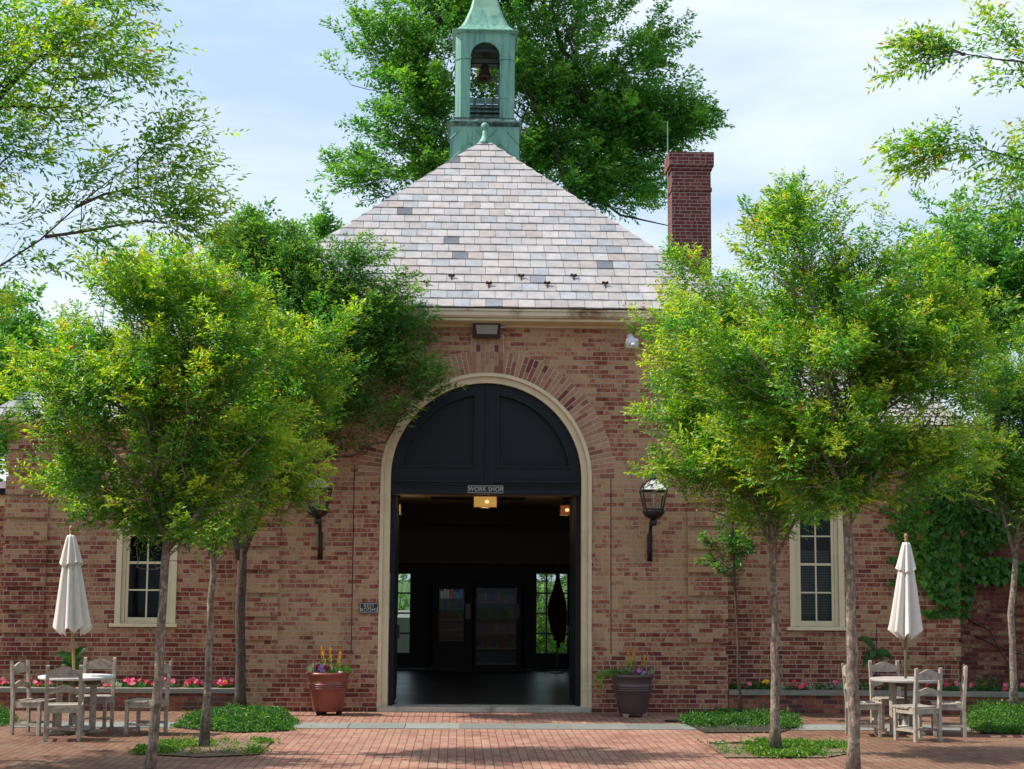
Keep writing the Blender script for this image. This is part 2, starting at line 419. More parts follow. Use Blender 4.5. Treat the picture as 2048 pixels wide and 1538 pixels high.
M['leaf'] = tintmat('leaf', 0.42, trans=0.56, spec=0.6)
M['leaf_dk'] = tintmat('dark_leaf', 0.42, trans=0.46, spec=0.4, tcol=(1.3, 1.5, 0.5))
M['ivyleaf'] = tintmat('ivy_leaf', 0.38, trans=0.2, spec=0.35, tcol=(1.2, 1.5, 0.5))
M['petal'] = tintmat('petal', 0.6, trans=0.3, spec=0.3, tcol=(1.1, 0.9, 0.9))
M['bark'] = barkmat('pale_bark', (0.22, 0.175, 0.135), (0.085, 0.065, 0.05), (0.45, 0.38, 0.30))
M['bark_dk'] = barkmat('dark_bark', (0.085, 0.06, 0.045), (0.04, 0.03, 0.025), (0.15, 0.11, 0.085))
M['stem'] = plain('green_stem', (0.06, 0.10, 0.025), 0.6)
M['grass'] = plain('lawn', (0.055, 0.11, 0.025), 0.95, 0.5, 3, bstr=0.6)
M['asphalt'] = plain('road_asphalt', (0.20, 0.19, 0.18), 0.95, 0.2, 8)

# ================================================================== GROUND
def structure(name, mb, mat, **k): return tag(mb.build(name, mat, **k), kind='structure')
b = MB()
vs = []; G = 24
X0, X1, Y0, Y1 = -400, 400, -60, 800
b.add([(X0, Y0, -0.12), (X1, Y0, -0.12), (X1, Y1, -0.12), (X0, Y1, -0.12)], [(0, 1, 2, 3)])
structure('ground', b, M['grass'])
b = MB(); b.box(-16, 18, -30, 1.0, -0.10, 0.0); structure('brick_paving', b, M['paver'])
b = MB(); b.box(-22, 1.0, 17.5, 26, -0.11, 0.9); structure('far_road', b, M['asphalt'])

XC = at(968, 1200, 0).x
HW = 3.54
XL, XR = XC - HW, XC + HW
WY = 0.55                                        # wing front plane
WXL = at(10, 1100, WY).x; WXR = at(1915, 1200, WY).x
AX = (at(757, 1400, 0).x + at(1180, 1400, 0).x) / 2
RO = 1.555; SPZ = at(968, 955, 0).z
EZ = at(968, 652, 0).z                            # top of brick on the centre bay
WEZ = at(75, 851, WY).z

# bluestone band
b = MB(); ya = gnd(1000, 1447.5).y; yb = gnd(1000, 1458.5).y
x = gnd(20, 1453).x
xend = gnd(2040, 1452).x
while x < xend:
    wd = 0.73 + rnd.uniform(-.02, .02); v = rnd.uniform(0.75, 1.15)
    b.tint = (0.215 * v, 0.225 * v, 0.205 * v)
    b.box(x, x + wd - 0.012, yb, ya, -0.02, 0.006 + rnd.uniform(0, .002)); x += wd
tag(b.build('bluestone_band', M['bluestone']), kind='structure')

# ================================================================== BUILDING
bld = empty('workshop_building', 'brick workshop with steep slate roof, green copper belfry and wide arched doorway', 'building', (XC, 0.0, 0.0))
def part(o, p=bld, label=None):
    """parent in place"""
    o.parent = p
    if p is bld: o.matrix_parent_inverse = Matrix.Translation((-XC, 0, 0))
    if label: o['label'] = label
    return o

# centre bay wall
arc = [(AX + RO * math.cos(a), SPZ + RO * math.sin(a)) for a in [math.pi * i / 48 for i in range(49)]]
outer = [(XL, -0.1), (AX - RO, -0.1)] + arc[::-1] + [(AX + RO, -0.1), (XR, -0.1), (XR, EZ + 0.3), (XL, EZ + 0.3)]
# arc runs right->left, outer needs left->right over the top
b = MB(); b.plate(outer, [], 0.0, 0.40)
b.box(XL + 0.003, XL + 0.35, 0.403, 11.5, -0.1, EZ + 0.3); b.box(XR - 0.35, XR - 0.003, 0.403, 11.5, -0.1, EZ + 0.3)
# plinth, quoins
pz = at(968, 1308, 0).z
for xa, xb in ((XL - 0.02, AX - RO), (AX + RO, XR + 0.02)):
    b.box(xa, xb, -0.02, 0.05, -0.1, pz)
qt = at(968, 1290, 0).z
cz = 0.0677
def quoins(b, xa, xb, y, z0, z1, pr=0.045):
    z = math.ceil(z0 / cz) * cz
    while z + 4 * cz < z1:
        b.box(xa, xb, y - pr, y + 0.05, z, z + 4 * cz - 0.004); z += 5 * cz
QW = 0.56
quoins(b, XL - 0.025, XL + QW, 0, qt, EZ); quoins(b, XR - QW, XR + 0.025, 0, qt, EZ)
part(b.build('wall', M['brick']), bld, 'tall centre bay wall of tan and red brick')
# mortar control joints (vertical lines)
for px in (705, 1222):
    b = MB(); xx = at(px, 1150, 0).x; b.box(xx - 0.006, xx + 0.006, -0.003, 0.01, pz + 0.01, at(px, 930, 0).z)
    part(b.build('expansion_joint', M['soil_dk']), bld)

# arch ring
b = MB(); b.tint = (0.52, 0.43, 0.33)
NV = 74
def ringpt(r, a, y): return (AX + r * math.cos(a), y, SPZ + r * math.sin(a))
R1 = RO + 0.335
for i in range(48):
    a0, a1 = math.pi * i / 48, math.pi * (i + 1) / 48
    b.add([ringpt(RO, a0, -.004), ringpt(R1, a0, -.004), ringpt(R1, a1, -.004), ringpt(RO, a1, -.004),
           ringpt(RO, a0, .02), ringpt(R1, a0, .02), ringpt(R1, a1, .02), ringpt(RO, a1, .02)],
          [(0, 1, 2, 3), (1, 5, 6, 2), (0, 4, 5, 1), (3, 2, 6, 7)])
def vcol():
    r = rnd.random()
    cc = (0.38, 0.225, 0.14) if r < 0.45 else (0.33, 0.165, 0.11) if r < 0.80 else (0.25, 0.10, 0.07) if r < 0.95 else (0.15, 0.045, 0.04)
    k = rnd.uniform(.85, 1.12); return tuple(x * k for x in cc)
for i in range(NV):
    a0, a1 = math.pi * (i + 0.09) / NV, math.pi * (i + 0.91) / NV
    if abs(i - NV / 2 + .5) < 2.5: continue
    cut = RO + (0.215 if i % 2 else 0.108)
    for r0, r1 in ((RO + .004, cut - .004), (cut + .004, R1 - .004)):
        b.tint = vcol(); yy = -.008 - rnd.uniform(0, .002)
        b.add([ringpt(r0, a0, yy), ringpt(r1, a0, yy), ringpt(r1, a1, yy), ringpt(r0, a1, yy),
               ringpt(r0, a0, .0), ringpt(r1, a0, .0), ringpt(r1, a1, .0), ringpt(r0, a1, .0)],
              [(0, 1, 2, 3), (1, 5, 6, 2), (0, 4, 5, 1), (3, 2, 6, 7), (0, 3, 7, 4)])
# keystone of long bricks up to the floodlight
kz = at(968, 668, 0).z
for j in range(-3, 4):
    xa = AX + j * 0.068; z0 = SPZ + math.sqrt(RO ** 2 - (j * .068) ** 2) + .005
    z = z0; k = 0
    while z < kz - .03:
        h = 0.205 if (k + j) % 2 else 0.11
        z2 = min(z + h, kz); b.tint = vcol()
        b.box(xa - .030, xa + .030, -.012, 0, z, z2 - .009); z = z2; k += 1
b.tint = (0.52, 0.43, 0.33); b.box(AX - .245, AX + .245, -.0045, .0, SPZ + RO + .02, kz)
part(b.build('arch_ring', M['voussoir']))

# arch trim (cream)
def ringprof(r0, r1, y0, y1, zb=-0.0, n=64):
    pin = [(AX + r0 * math.cos(math.pi * i / n), SPZ + r0 * math.sin(math.pi * i / n)) for i in range(n + 1)]
    pout = [(AX + r1 * math.cos(math.pi * i / n), SPZ + r1 * math.sin(math.pi * i / n)) for i in range(n + 1)]
    return [(AX + r1, zb)] + pout + [(AX - r1, zb), (AX - r0, zb)] + pin[::-1] + [(AX + r0, zb)]
b = MB()
b.plate(ringprof(RO - .055, RO - .002, 0, 0), [], -0.018, 0.22)
b.plate(ringprof(RO - .150, RO - .056, 0, 0), [], 0.030, 0.26)
part(b.build('arch_trim', M['cream'], bevel=0.006), bld, 'cream painted wooden arch surround')
RI = RO - .152
# transom
TZ = at(968, 989, 0.1).z
n_ = 48
half = [(AX + RI * math.cos(math.pi * i / n_), SPZ + RI * math.sin(math.pi * i / n_)) for i in range(n_ + 1)]


def halfpanel(sgn, inset_c, inset_o, zb):
    r = RI - inset_o; pts = []
    a_end = math.acos(inset_c / r)
    a0 = math.asin(max(0, (zb - SPZ)) / r) if zb > SPZ else 0
    for i in range(25):
        a = a0 + (a_end - a0) * i / 24; pts.append((AX + sgn * r * math.cos(a), SPZ + r * math.sin(a)))
    pts.append((AX + sgn * inset_c, zb))
    if zb < SPZ: pts.append((AX + sgn * r, zb))
    return pts
PZ = at(968, 936, 0.1).z
b = MB()
b.plate([(AX + RI, TZ)] + half + [(AX - RI, TZ)], [halfpanel(1, .15, .13, PZ), halfpanel(-1, .15, .13, PZ)][:2], 0.10, 0.16)
b.plate([(AX + RI - .02, TZ + .02)] + [(AX + (x - AX) * .99, z - .01) for x, z in half] + [(AX - RI + .02, TZ + .02)], [], 0.163, 0.19)
b.box(AX - .018, AX + .018, 0.075, 0.099, PZ - .33, SPZ + RI - .01)
transom = part(b.build('transom', M['navy']), bld, 'black lunette panel above the open doors')
for s in (1, -1):
    b = MB()
    o_ = halfpanel(s, .15, .13, PZ); i_ = halfpanel(s, .185, .165, PZ + .035)
    b.plate(o_, [i_], 0.085, 0.162)
    part(b.build('panel_moulding', M['navy']), transom)
b = MB()
mz = at(968, 966, .1).z
for s in (1, -1):
    xa, xb = AX + s * .12, AX + s * (RI - .06)
    b.box(min(xa, xb), max(xa, xb), .06, .099, mz, mz + .045)
    b.box(min(xa, xb) + .03, max(xa, xb) - .03, .08, .099, mz - .035, mz - .001)
b.box(AX - RI, AX + RI, .05, .099, TZ, TZ + .075)
part(b.build('cross_rail', M['navy'], bevel=.004), transom)

# threshold and doors folded back
b = MB(); b.box(AX - RO + .01, AX - .01 + .1, -0.06, 0.42, 0.0, 0.075); b.box(AX + .094, AX + RO - .01, -0.06, 0.42, 0.0, 0.075)
part(b.build('threshold', M['stone'], bevel=.006))
for s in (1, -1):
    b = MB(); xi = AX + s * (RI - .005); xo = AX + s * (RI - .075)
    # opened inwards, nearly square to the wall
    b.box(min(xi, xo), max(xi, xo), .17, 1.45, .09, TZ - .01)
    for z0, z1 in ((.3, 1.2), (1.35, 2.2), (2.35, TZ - .2)):
        xx = xo - s * .012
        b.box(min(xx, xo - s * .001), max(xx, xo - s * .001), .3, 1.3, z0, z1)
    d = part(b.build('door', M['navy'], bevel=.006))
    b = MB(); hx = xo - s * .03
    b.bar((hx, 1.25, 1.0), (hx, 1.25, 1.2), .012); b.box(min(hx, xo), max(hx, xo), 1.24, 1.26, 1.0, 1.02); b.box(min(hx, xo), max(hx, xo), 1.24, 1.26, 1.18, 1.2)
    part(b.build('handle', M['black']), d)

# ---------------- interior hall
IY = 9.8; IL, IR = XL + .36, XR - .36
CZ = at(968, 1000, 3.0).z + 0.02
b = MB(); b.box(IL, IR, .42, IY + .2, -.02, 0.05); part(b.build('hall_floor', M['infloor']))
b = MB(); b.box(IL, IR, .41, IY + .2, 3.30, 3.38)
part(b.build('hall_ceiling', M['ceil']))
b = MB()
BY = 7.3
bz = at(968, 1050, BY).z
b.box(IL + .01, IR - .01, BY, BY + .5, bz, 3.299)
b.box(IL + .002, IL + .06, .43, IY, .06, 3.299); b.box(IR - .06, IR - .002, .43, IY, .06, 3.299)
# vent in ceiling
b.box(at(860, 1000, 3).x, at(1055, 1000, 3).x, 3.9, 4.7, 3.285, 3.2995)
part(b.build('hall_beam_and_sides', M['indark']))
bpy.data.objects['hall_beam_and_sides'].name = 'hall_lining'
lz = at(968, 1127, IY).z
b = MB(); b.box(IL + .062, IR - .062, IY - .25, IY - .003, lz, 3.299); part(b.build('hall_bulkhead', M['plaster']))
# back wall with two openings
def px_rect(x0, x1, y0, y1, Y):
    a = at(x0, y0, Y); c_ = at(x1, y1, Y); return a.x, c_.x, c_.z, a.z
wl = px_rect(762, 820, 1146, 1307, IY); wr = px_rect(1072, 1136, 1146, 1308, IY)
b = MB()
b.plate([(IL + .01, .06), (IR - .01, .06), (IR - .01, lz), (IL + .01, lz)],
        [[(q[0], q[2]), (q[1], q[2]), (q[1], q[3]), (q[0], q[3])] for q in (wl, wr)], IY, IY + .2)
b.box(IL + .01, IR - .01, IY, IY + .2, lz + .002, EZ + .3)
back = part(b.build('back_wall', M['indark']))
for q, nv in ((wl, 2), (wr, 3)):
    b = MB(); H_ = q[3] - q[2]; W_ = q[1] - q[0]
    for k in range(5):
        zz = q[2] + H_ * k / 4; b.box(q[0] + .001, q[1] - .001, IY + .05, IY + .09, max(q[2], zz - .018), min(q[3], zz + .018))
    for k in range(nv + 1):
        xx = q[0] + W_ * k / nv; b.box(max(q[0], xx - .018), min(q[1], xx + .018), IY + .045, IY + .095, q[2] + .001, q[3] - .001)
    wf = part(b.build('window', M['black']), bld, 'dark barred window at the back of the hall')
    b = MB(); b.box(q[0], q[1], IY + .068, IY + .072, q[2], q[3]); part(b.build('pane', M['clear']), wf)

# ---------------- eaves of the centre bay
def zy(py, Y): return at(968, py, Y).z
g0, g1 = XL - .38, XR + .38
b = MB()
zt, zb_ = zy(617, -.40), zy(633.5, -.40)
prof = [(-.40, zt), (-.40, zt - .03), (-.375, zt - .03), (-.375, zb_ + .03), (-.345, zb_), (-.1, zb_), (-.1, zt - .02), (-.37, zt - .02), (-.385, zt)]
b.prof_x(prof, g0, g1)
b.box(g0, g0 + .12, -.0999, 11.5, zb_, zt); b.box(g1 - .12, g1, -.0999, 11.5, zb_, zt)
part(b.build('gutter', M['gutter']), bld, 'rust stained cream box gutter')
b = MB(); zc0 = zy(641, -.3); zc1 = zy(654, -.03)
prof = [(-.31, zb_ - .003), (-.31, zc0), (-.27, zc0 - .012), (-.16, zc0 - .03), (-.05, zc1 + .03), (-.035, zc1), (-.003, zc1), (-.003, zb_ - .003)]
b.prof_x(prof, XL - .3, XR + .3)
b.box(XL - .3, XL - .003, 0.001, 11.4, zc1, zb_ - .003); b.box(XR + .003, XR + .3, 0.001, 11.4, zc1, zb_ - .003)
part(b.build('cornice', M['cream']))

# ---------------- slate roofs
def slate_tint():
    r = rnd.random(); k = rnd.uniform(.88, 1.1)
    if r < .46: c = (0.40, 0.375, 0.37)
    elif r < .72: c = (0.39, 0.352, 0.34)
    elif r < .79: c = (0.385, 0.33, 0.31)
    elif r < .96: c = (0.335, 0.34, 0.358)
    elif r < .98: c = (0.24, 0.255, 0.285)
    else: c = (0.13, 0.14, 0.16)
    return tuple(x * k * .93 for x in c)
def slates(b, A, B_, TA, TB, expo=0.219, wd=0.247):
    """eave corners A,B_ ; top corners TA,TB (may be equal)"""
    A, B_, TA, TB = map(Vector, (A, B_, TA, TB))
    u = (B_ - A).normalized(); nrm = (B_ - A).cross(TA - A).normalized()
    v = nrm.cross(u).normalized()
    Ht = (TA - A).dot(v); rows = int(math.ceil(Ht / expo)); W_ = (B_ - A).length
    tl = (TA - A).dot(u); trr = (TB - A).dot(u)
    def lim(t): t = min(t, Ht) / Ht; return tl * t, W_ + (trr - W_) * t
    for r in range(rows):
        t0 = r * expo; t1 = min((r + 1) * expo + .02, Ht); tv = min((r + 1) * expo, Ht)
        l0, r0 = lim(t0); l1, r1_ = lim(t1)
        x = l0 - wd * (0.5 if r % 2 else 0.0) - wd * .2 * ((r * 7) % 3)
        k = math.floor(x / wd)
        x = (k + (0.5 if r % 2 else 0)) * wd + rnd.uniform(-.02, .02)
        while x < r0:
            w2 = wd * rnd.uniform(.93, 1.07); xa, xb = x + .003, x + w2 - .003; x += w2
            a0, a1 = max(xa, l0 - .015), min(xb, r0 + .015); c0, c1 = max(xa, l1 - .015), min(xb, r1_ + .015)
            if a1 - a0 < .01: continue
            if c1 < c0: c0 = c1 = min(max((c0 + c1) / 2, l1), r1_)
            th = .006 + rnd.uniform(0, .007); dz = rnd.uniform(-.004, .004); sl = rnd.uniform(-.004, .004)
            b.tint = slate_tint()
            def P(xx, tt, h): return A + u * xx + v * tt + nrm * h
            e = rnd.uniform(-.003, .003)
            b.add([P(a0, t0 + dz, th + .012 + e), P(a1, t0 + dz + sl, th + .012 - e), P(c1, t1, .006), P(c0, t1, .006), P(a0, t0 + dz, .0), P(a1, t0 + dz + sl, .0)],
                  [(0, 1, 2, 3), (4, 5, 1, 0), (4, 0, 3), (5, 2, 1)])
def roof_obj(name, faces, label=None):
    b = MB()
    for f in faces: slates(b, *f)
    o = part(b.build(name, M['slate'], recalc=False), bld, label)
    d = MB()
    for A, B_, TA, TB in faces:
        pts = [A, B_, TB, TA] if (Vector(TA) - Vector(TB)).length > 1e-4 else [A, B_, TA]
        d.add(pts, [tuple(range(len(pts)))])
    part(d.build('roof_deck', M['deck']), o); return o
RZ = zt + .015
ex0, ex1 = XL - .36, XR + .36
ap = at(968, 280, 3.4)
AZ = ap.z; AXR = XC
E = -.41
SYB = 11.6
roof = roof_obj('roof', [
    ((ex0, E, RZ), (ex1, E, RZ), (AXR, 3.4, AZ), (AXR, 3.4, AZ)),
    ((ex1, E, RZ), (ex1, SYB, RZ), (AXR, 3.4, AZ), (AXR, 8.0, AZ)),
    ((ex0, SYB, RZ), (ex0, E, RZ), (AXR, 8.0, AZ), (AXR, 3.4, AZ)),
    ((ex1, SYB, RZ), (ex0, SYB, RZ), (AXR, 8.0, AZ), (AXR, 8.0, AZ))], 'steep hipped roof of pinkish grey slates')
# snow guards
fr_n = Vector((0, -(AZ - RZ), 3.81)).normalized()
fr_v = Vector((0, 3.81, AZ - RZ)).normalized()
for px, py in ((903, 556), (1042, 556), (1147, 556), (853, 569), (978, 571), (1094, 571), (806, 554), (1210, 571)):
    d = ray(px, py); p0 = Vector((ex0, E, RZ)); t = (p0 - CAMPOS).dot(fr_n) / d.dot(fr_n); p = CAMPOS + d * t + fr_n * .02
    b = MB()
    Mx = Matrix.Translation(p) @ Matrix(((1, 0, 0), (0, fr_v.y, fr_n.y), (0, fr_v.z, fr_n.z))).to_4x4()
    b.box(-.008, .008, -.09, .03, 0, .006, Mx)
    # upright pad with two lobes and a notch
    pts = [(-.045, .0), (-.052, .03), (-.036, .055), (-.01, .045), (0, .035), (.01, .045), (.036, .055), (.052, .03), (.045, .0)]
    vs_ = [Mx @ Vector((x_, yy, z_)) for yy in (-.004, .004) for x_, z_ in [(q[0], q[1] + .004) for q in pts]]
    k = len(pts)
    b.add(vs_, [tuple(range(k)), tuple(range(2 * k - 1, k - 1, -1))] + [(i, (i + 1) % k, k + (i + 1) % k, k + i) for i in range(k)])
    b.bar(Mx @ Vector((0, 0, .03)), Mx @ Vector((0, -.05, .003)), .006)
    part(b.build('snow_guard', M['bronze']), roof)

# wing roofs
WRZ = WEZ + .10; wap = at(436, 541, 3.6); WAZ = wap.z
def wing(xa, xb, hipx, left):
    y0, y1, ym = WY - .28, 6.9, 3.6
    e0, e1 = (xa - .28, xb) if left else (xa, xb + .28)
    b = MB()
    return e0, e1, y0, y1, ym
for left in (True, False):
    xa, xb = (WXL, XL - .004) if left else (XR + .004, WXR)
    e0, e1, y0, y1, ym = wing(xa, xb, 0, left)
    hx = wap.x if left else xb - 2.95
    b = MB()
    wins = []
    if left: wq = px_rect(237, 351, 1002, 1247, WY)
    else: wq = px_rect(1577, 1690, 1002, 1254, WY)
    b.plate([(xa, -.1), (xb, -.1), (xb, WEZ), (xa, WEZ)], [[(wq[0], wq[2]), (wq[1], wq[2]), (wq[1], wq[3]), (wq[0], wq[3])]], WY, WY + .35)
    b.box(xa, xa + .35, WY + .352, y1 - .3, -.1, WEZ) if left else b.box(xb - .35, xb, WY + .352, y1 - .3, -.1, WEZ)
    b.box(xa, xb, y1 - .298, y1 - .05, -.1, WEZ)
    if left: quoins(b, xa - .02, xa + .62, WY, .7, WEZ - .02)
    else: quoins(b, xb - .50, xb + .02, WY, .7, WEZ - .02)
    # projecting plinth
    part(b.build('wall', M['brick_wing']), bld, 'low %s wing wall of brick' % ('left' if left else 'right'))
    b = MB()
    b.prof_x([(y0, WEZ + .10), (y0, WEZ + .045), (y0 + .03, WEZ + .04), (y0 + .08, WEZ - .0), (WY - .03, WEZ - .07), (WY - .003, WEZ - .07), (WY - .003, WEZ + .10)], e0, e1)
    xs = (e0, xa - .003) if left else (xb + .003, e1)
    b.box(xs[0], xs[1], WY, y1, WEZ - .05, WEZ + .10)
    part(b.build('cornice', M['cream']))
    TA = (hx, ym, WAZ) if left else (xa + .02, ym, WAZ); TB = (xb - .02, ym, WAZ) if left else (hx, ym, WAZ)
    fs_ = [((e0, y0, WRZ), (e1, y0, WRZ), TA, TB), ((e1, y1, WRZ), (e0, y1, WRZ), TB, TA)]
    if left: fs_.append(((e0, y1, WRZ), (e0, y0, WRZ), TA, TA))
    else: fs_.append(((e1, y0, WRZ), (e1, y1, WRZ), TB, TB))
    roof_obj('roof', fs_, 'low %s wing roof of slates' % ('left' if left else 'right'))
    # tall sash window
    x0, x1, z0, z1 = wq
    b = MB(); cw = .085
    b.box(x0 + .001, x0 + cw, WY - .02, WY + .14, z0, z1); b.box(x1 - cw, x1 - .001, WY - .02, WY + .14, z0, z1)
    b.box(x0 + cw + .001, x1 - cw - .001, WY - .02, WY + .14, z1 - .10, z1)
    b.box(x0 + cw + .001, x0 + cw + .05, WY + .03, WY + .14, z0, z1 - .102); b.box(x1 - cw - .05, x1 - cw - .001, WY + .03, WY + .14, z0, z1 - .102)
    wf = part(b.build('window', M['cream_w'], bevel=.004), bld, 'tall cream sash window in the %s wing' % ('left' if left else 'right'))
    sx0, sx1 = x0 + cw + .052, x1 - cw - .052
    b = MB(); b.box(sx0, sx0 + .042, WY + .055, WY + .10, z0, z1 - .104); b.box(sx1 - .042, sx1, WY + .055, WY + .10, z0, z1 - .104)
    b.box(sx0 + .043, sx1 - .043, WY + .055, WY + .10, z0, z0 + .085)
    ph = (z1 - .104 - z0 - .085) / 4
    xm = (sx0 + sx1) / 2
    b.box(xm - .011, xm + .011, WY + .06, WY + .095, z0 + .086, z1 - .106)
    for k in range(1, 4):
        zz = z0 + .085 + ph * k; hh = .011 if k != 2 else .018
        b.box(sx0 + .043, xm - .012, WY + .06, WY + .095, zz - hh, zz + hh); b.box(xm + .012, sx1 - .043, WY + .06, WY + .095, zz - hh, zz + hh)
    part(b.build('sash', M['cream_w']), wf)
    b = MB(); b.box(sx0, sx1, WY + .075, WY + .079, z0 + .05, z1 - .106); part(b.build('glass_pane', M['winglass']), wf)
    b = MB(); b.box(x0 - .06, x1 + .03, WY - .07, WY + .12, z0 - .052, z0 - .002); part(b.build('sill', M['cream_w'], bevel=.006), wf)
    if not left:
        b = MB(); zz = z0 + .09
        while zz < z1 - .75:
            b.add([(sx0 + .05, WY + .155, zz), (sx1 - .05, WY + .155, zz), (sx1 - .05, WY + .17, zz + .013), (sx0 + .05, WY + .17, zz + .013)], [(0, 1, 2, 3)]); zz += .024
        part(b.build('blind', M['steel']), wf)
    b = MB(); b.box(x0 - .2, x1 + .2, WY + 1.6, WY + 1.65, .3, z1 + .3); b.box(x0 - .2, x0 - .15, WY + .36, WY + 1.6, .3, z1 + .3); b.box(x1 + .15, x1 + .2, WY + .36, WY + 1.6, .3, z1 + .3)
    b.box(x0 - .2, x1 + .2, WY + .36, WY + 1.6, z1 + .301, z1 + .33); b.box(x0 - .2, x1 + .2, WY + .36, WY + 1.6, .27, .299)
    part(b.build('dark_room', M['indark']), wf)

# ---------------- chimney
CY = 5.8
cx0, cx1 = at(1344, 420, CY).x, at(1422, 420, CY).x
czt = at(1380, 305, CY).z; ch = .0677
b = MB(); dch = .62
def band(o, z0, z1): b.box(cx0 - o, cx1 + o, CY - o, CY + dch + o, z0, z1)
band(0, 4.5, czt - 11 * ch); band(.02, czt - 11 * ch + .0005, czt - 10 * ch); band(0, czt - 10 * ch + .0005, czt - 5 * ch)
band(.025, czt - 5 * ch + .0005, czt - 4 * ch); band(.055, czt - 4 * ch + .0005, czt)
chim = part(b.build('chimney', M['brick_chimney']), bld, 'tall dark red brick chimney with corbelled cap')
b = MB(); xm = (cx0 + cx1) / 2; b.box(xm - .14, xm + .20, CY + .2, CY + .45, czt + .001, czt + .055); b.box(xm - .12, xm - .03, CY + .25, CY + .3, czt + .055, czt + .09)
part(b.build('flue_cap', M['copper']), chim)
rp = at(1336, 270, CY + .3)
b = MB(); b.bar((rp.x, CY + .35, 5), (rp.x, CY + .35, at(1336, 232, CY).z), .009); part(b.build('lightning_rod', M['copper']), chim)

# ---------------- belfry
TY = 3.60
def zt_(py, Y=TY): return at(968, py, Y).z
BCX = XC; hwb = 147 / 2 / (FPX / (TY + DC)) * 1.0
tc_y = TY + hwb
bf = part(empty('belfry', None, None, (0, 0, 0)), bld)
bf['label'] = 'green copper belfry with a concave spire'
def tb(mb, name, mat, **k):
    o = mb.build(name, mat, **k); o.parent = bf; return o
zb0, zb1 = zt_(335) - .5, zt_(252)
b = MB(); b.frus(BCX, tc_y, zb0, zb1, hwb, hwb, hwb - .03, hwb - .03)
# standing seams
sm = []
def seam(x0, z0, x1, z1): b.bar((BCX + x0, tc_y - hwb + .008, z0), (BCX + x1, tc_y - hwb + .012, z1), .010, n=6)
zs = lambda py: zt_(py)
seam(-.60, zs(278), -.42, zs(258)); seam(-.60, zs(322), -.27, zs(284)); seam(-.27, zs(284), -.17, zs(296)); seam(-.16, zs(256), -.02, zs(274))
seam(.02, zs(278), .19, zs(258)); seam(.60, zs(287), .38, zs(260)); seam(.60, zs(322), .27, zs(286)); seam(.27, zs(286), .19, zs(296))
tb(b, 'pedestal', M['copper'])
hl = 122.6 / 2 / (FPX / (TY + .1 + DC))
b = MB(); z1 = zt_(236)
b.frus(BCX, tc_y, zb1 + .001, zb1 + .05, hwb - .02, hwb - .02, hwb + .02, hwb + .02)
b.frus(BCX, tc_y, zb1 + .051, zb1 + .075, hwb + .03, hwb + .03, hwb + .03, hwb + .03)
b.frus(BCX, tc_y, zb1 + .076, z1, hwb + .01, hwb + .01, hl + .03, hl + .03)
b.frus(BCX, tc_y, z1 + .001, z1 + .03, hl + .025, hl + .025, hl + .025, hl + .025)
tb(b, 'pedestal_cap', M['copper_dk'])
# lantern: four arched faces plus chamfered corners
z0 = z1 + .031; z2 = zt_(62)
ow = 60 / 2 / (FPX / (TY + .1 + DC)) + .003; oz = zt_(95); chf = .095
ofz = zt_(207)
def face_plate(b, rot):
    arcp = [(ow * math.cos(math.pi * i / 20), oz - .02 + ow * math.sin(math.pi * i / 20) - ow * .0) for i in range(21)]
    zsp = zt_(80) - ow; arcp = [(x_, zsp + ow * math.sin(math.pi * i / 20)) for i, (x_, _) in enumerate(arcp)]
    f = hl - chf
    outer_ = [(-f, z0), (-ow, z0)] + arcp[::-1] + [(ow, z0), (f, z0), (f, z2), (-f, z2)]
    t = MB(); t.plate(outer_, [], -hl, -hl + .05)
    for q in (-1, 1):        # impost strips
        zi = zt_(114); xa, xb = sorted((q * (ow - .012), q * f)); t.box(xa, xb, -hl - .018, -hl - .001, zi, zi + .028)
        zi = zt_(193); t.box(xa, xb, -hl - .006, -hl - .001, zi, zi + .008)
    Mx = Matrix.Translation((BCX, tc_y, 0)) @ Matrix.Rotation(rot, 4, 'Z')
    b.add([Mx @ Vector(v) for v in t.v], t.f)
b = MB()
for k in range(4): face_plate(b, k * math.pi / 2)
for k in range(4):
    Mx = Matrix.Translation((BCX, tc_y, 0)) @ Matrix.Rotation(k * math.pi / 2, 4, 'Z')
    f = hl - chf; e = .003
    ps = [(-f, -hl), (-hl, -f), (-hl + .05, -f + .0), (-f + .0, -hl + .05)]
    vs_ = [Mx @ Vector((x_, y_, z_)) for z_ in (z0, z2) for x_, y_ in ps]
    b.add(vs_, [(0, 1, 5, 4), (1, 2, 6, 5), (2, 3, 7, 6), (3, 0, 4, 7), (0, 3, 2, 1), (4, 5, 6, 7)])
    zi = zt_(114)
    ps = [(-f, -hl - .018), (-hl - .018, -f), (-hl, -f), (-f, -hl)]
    vs_ = [Mx @ Vector((x_, y_, z_)) for z_ in (zi, zi + .028) for x_, y_ in ps]
    b.add(vs_, [(0, 1, 5, 4), (1, 2, 6, 5), (2, 3, 7, 6), (3, 0, 4, 7), (0, 3, 2, 1), (4, 5, 6, 7)])
tb(b, 'lantern', M['copper'])
b = MB(); b.box(BCX - hl + .06, BCX + hl - .06, tc_y - hl + .06, tc_y + hl - .06, z2 - .32, z2 - .28); tb(b, 'lantern_ceiling', M['indark']); b = MB(); b.box(BCX - hl + .06, BCX + hl - .06, tc_y - hl + .06, tc_y + hl - .06, z0 + .1, z0 + .12)
tb(b, 'lantern_floor', M['indark'])
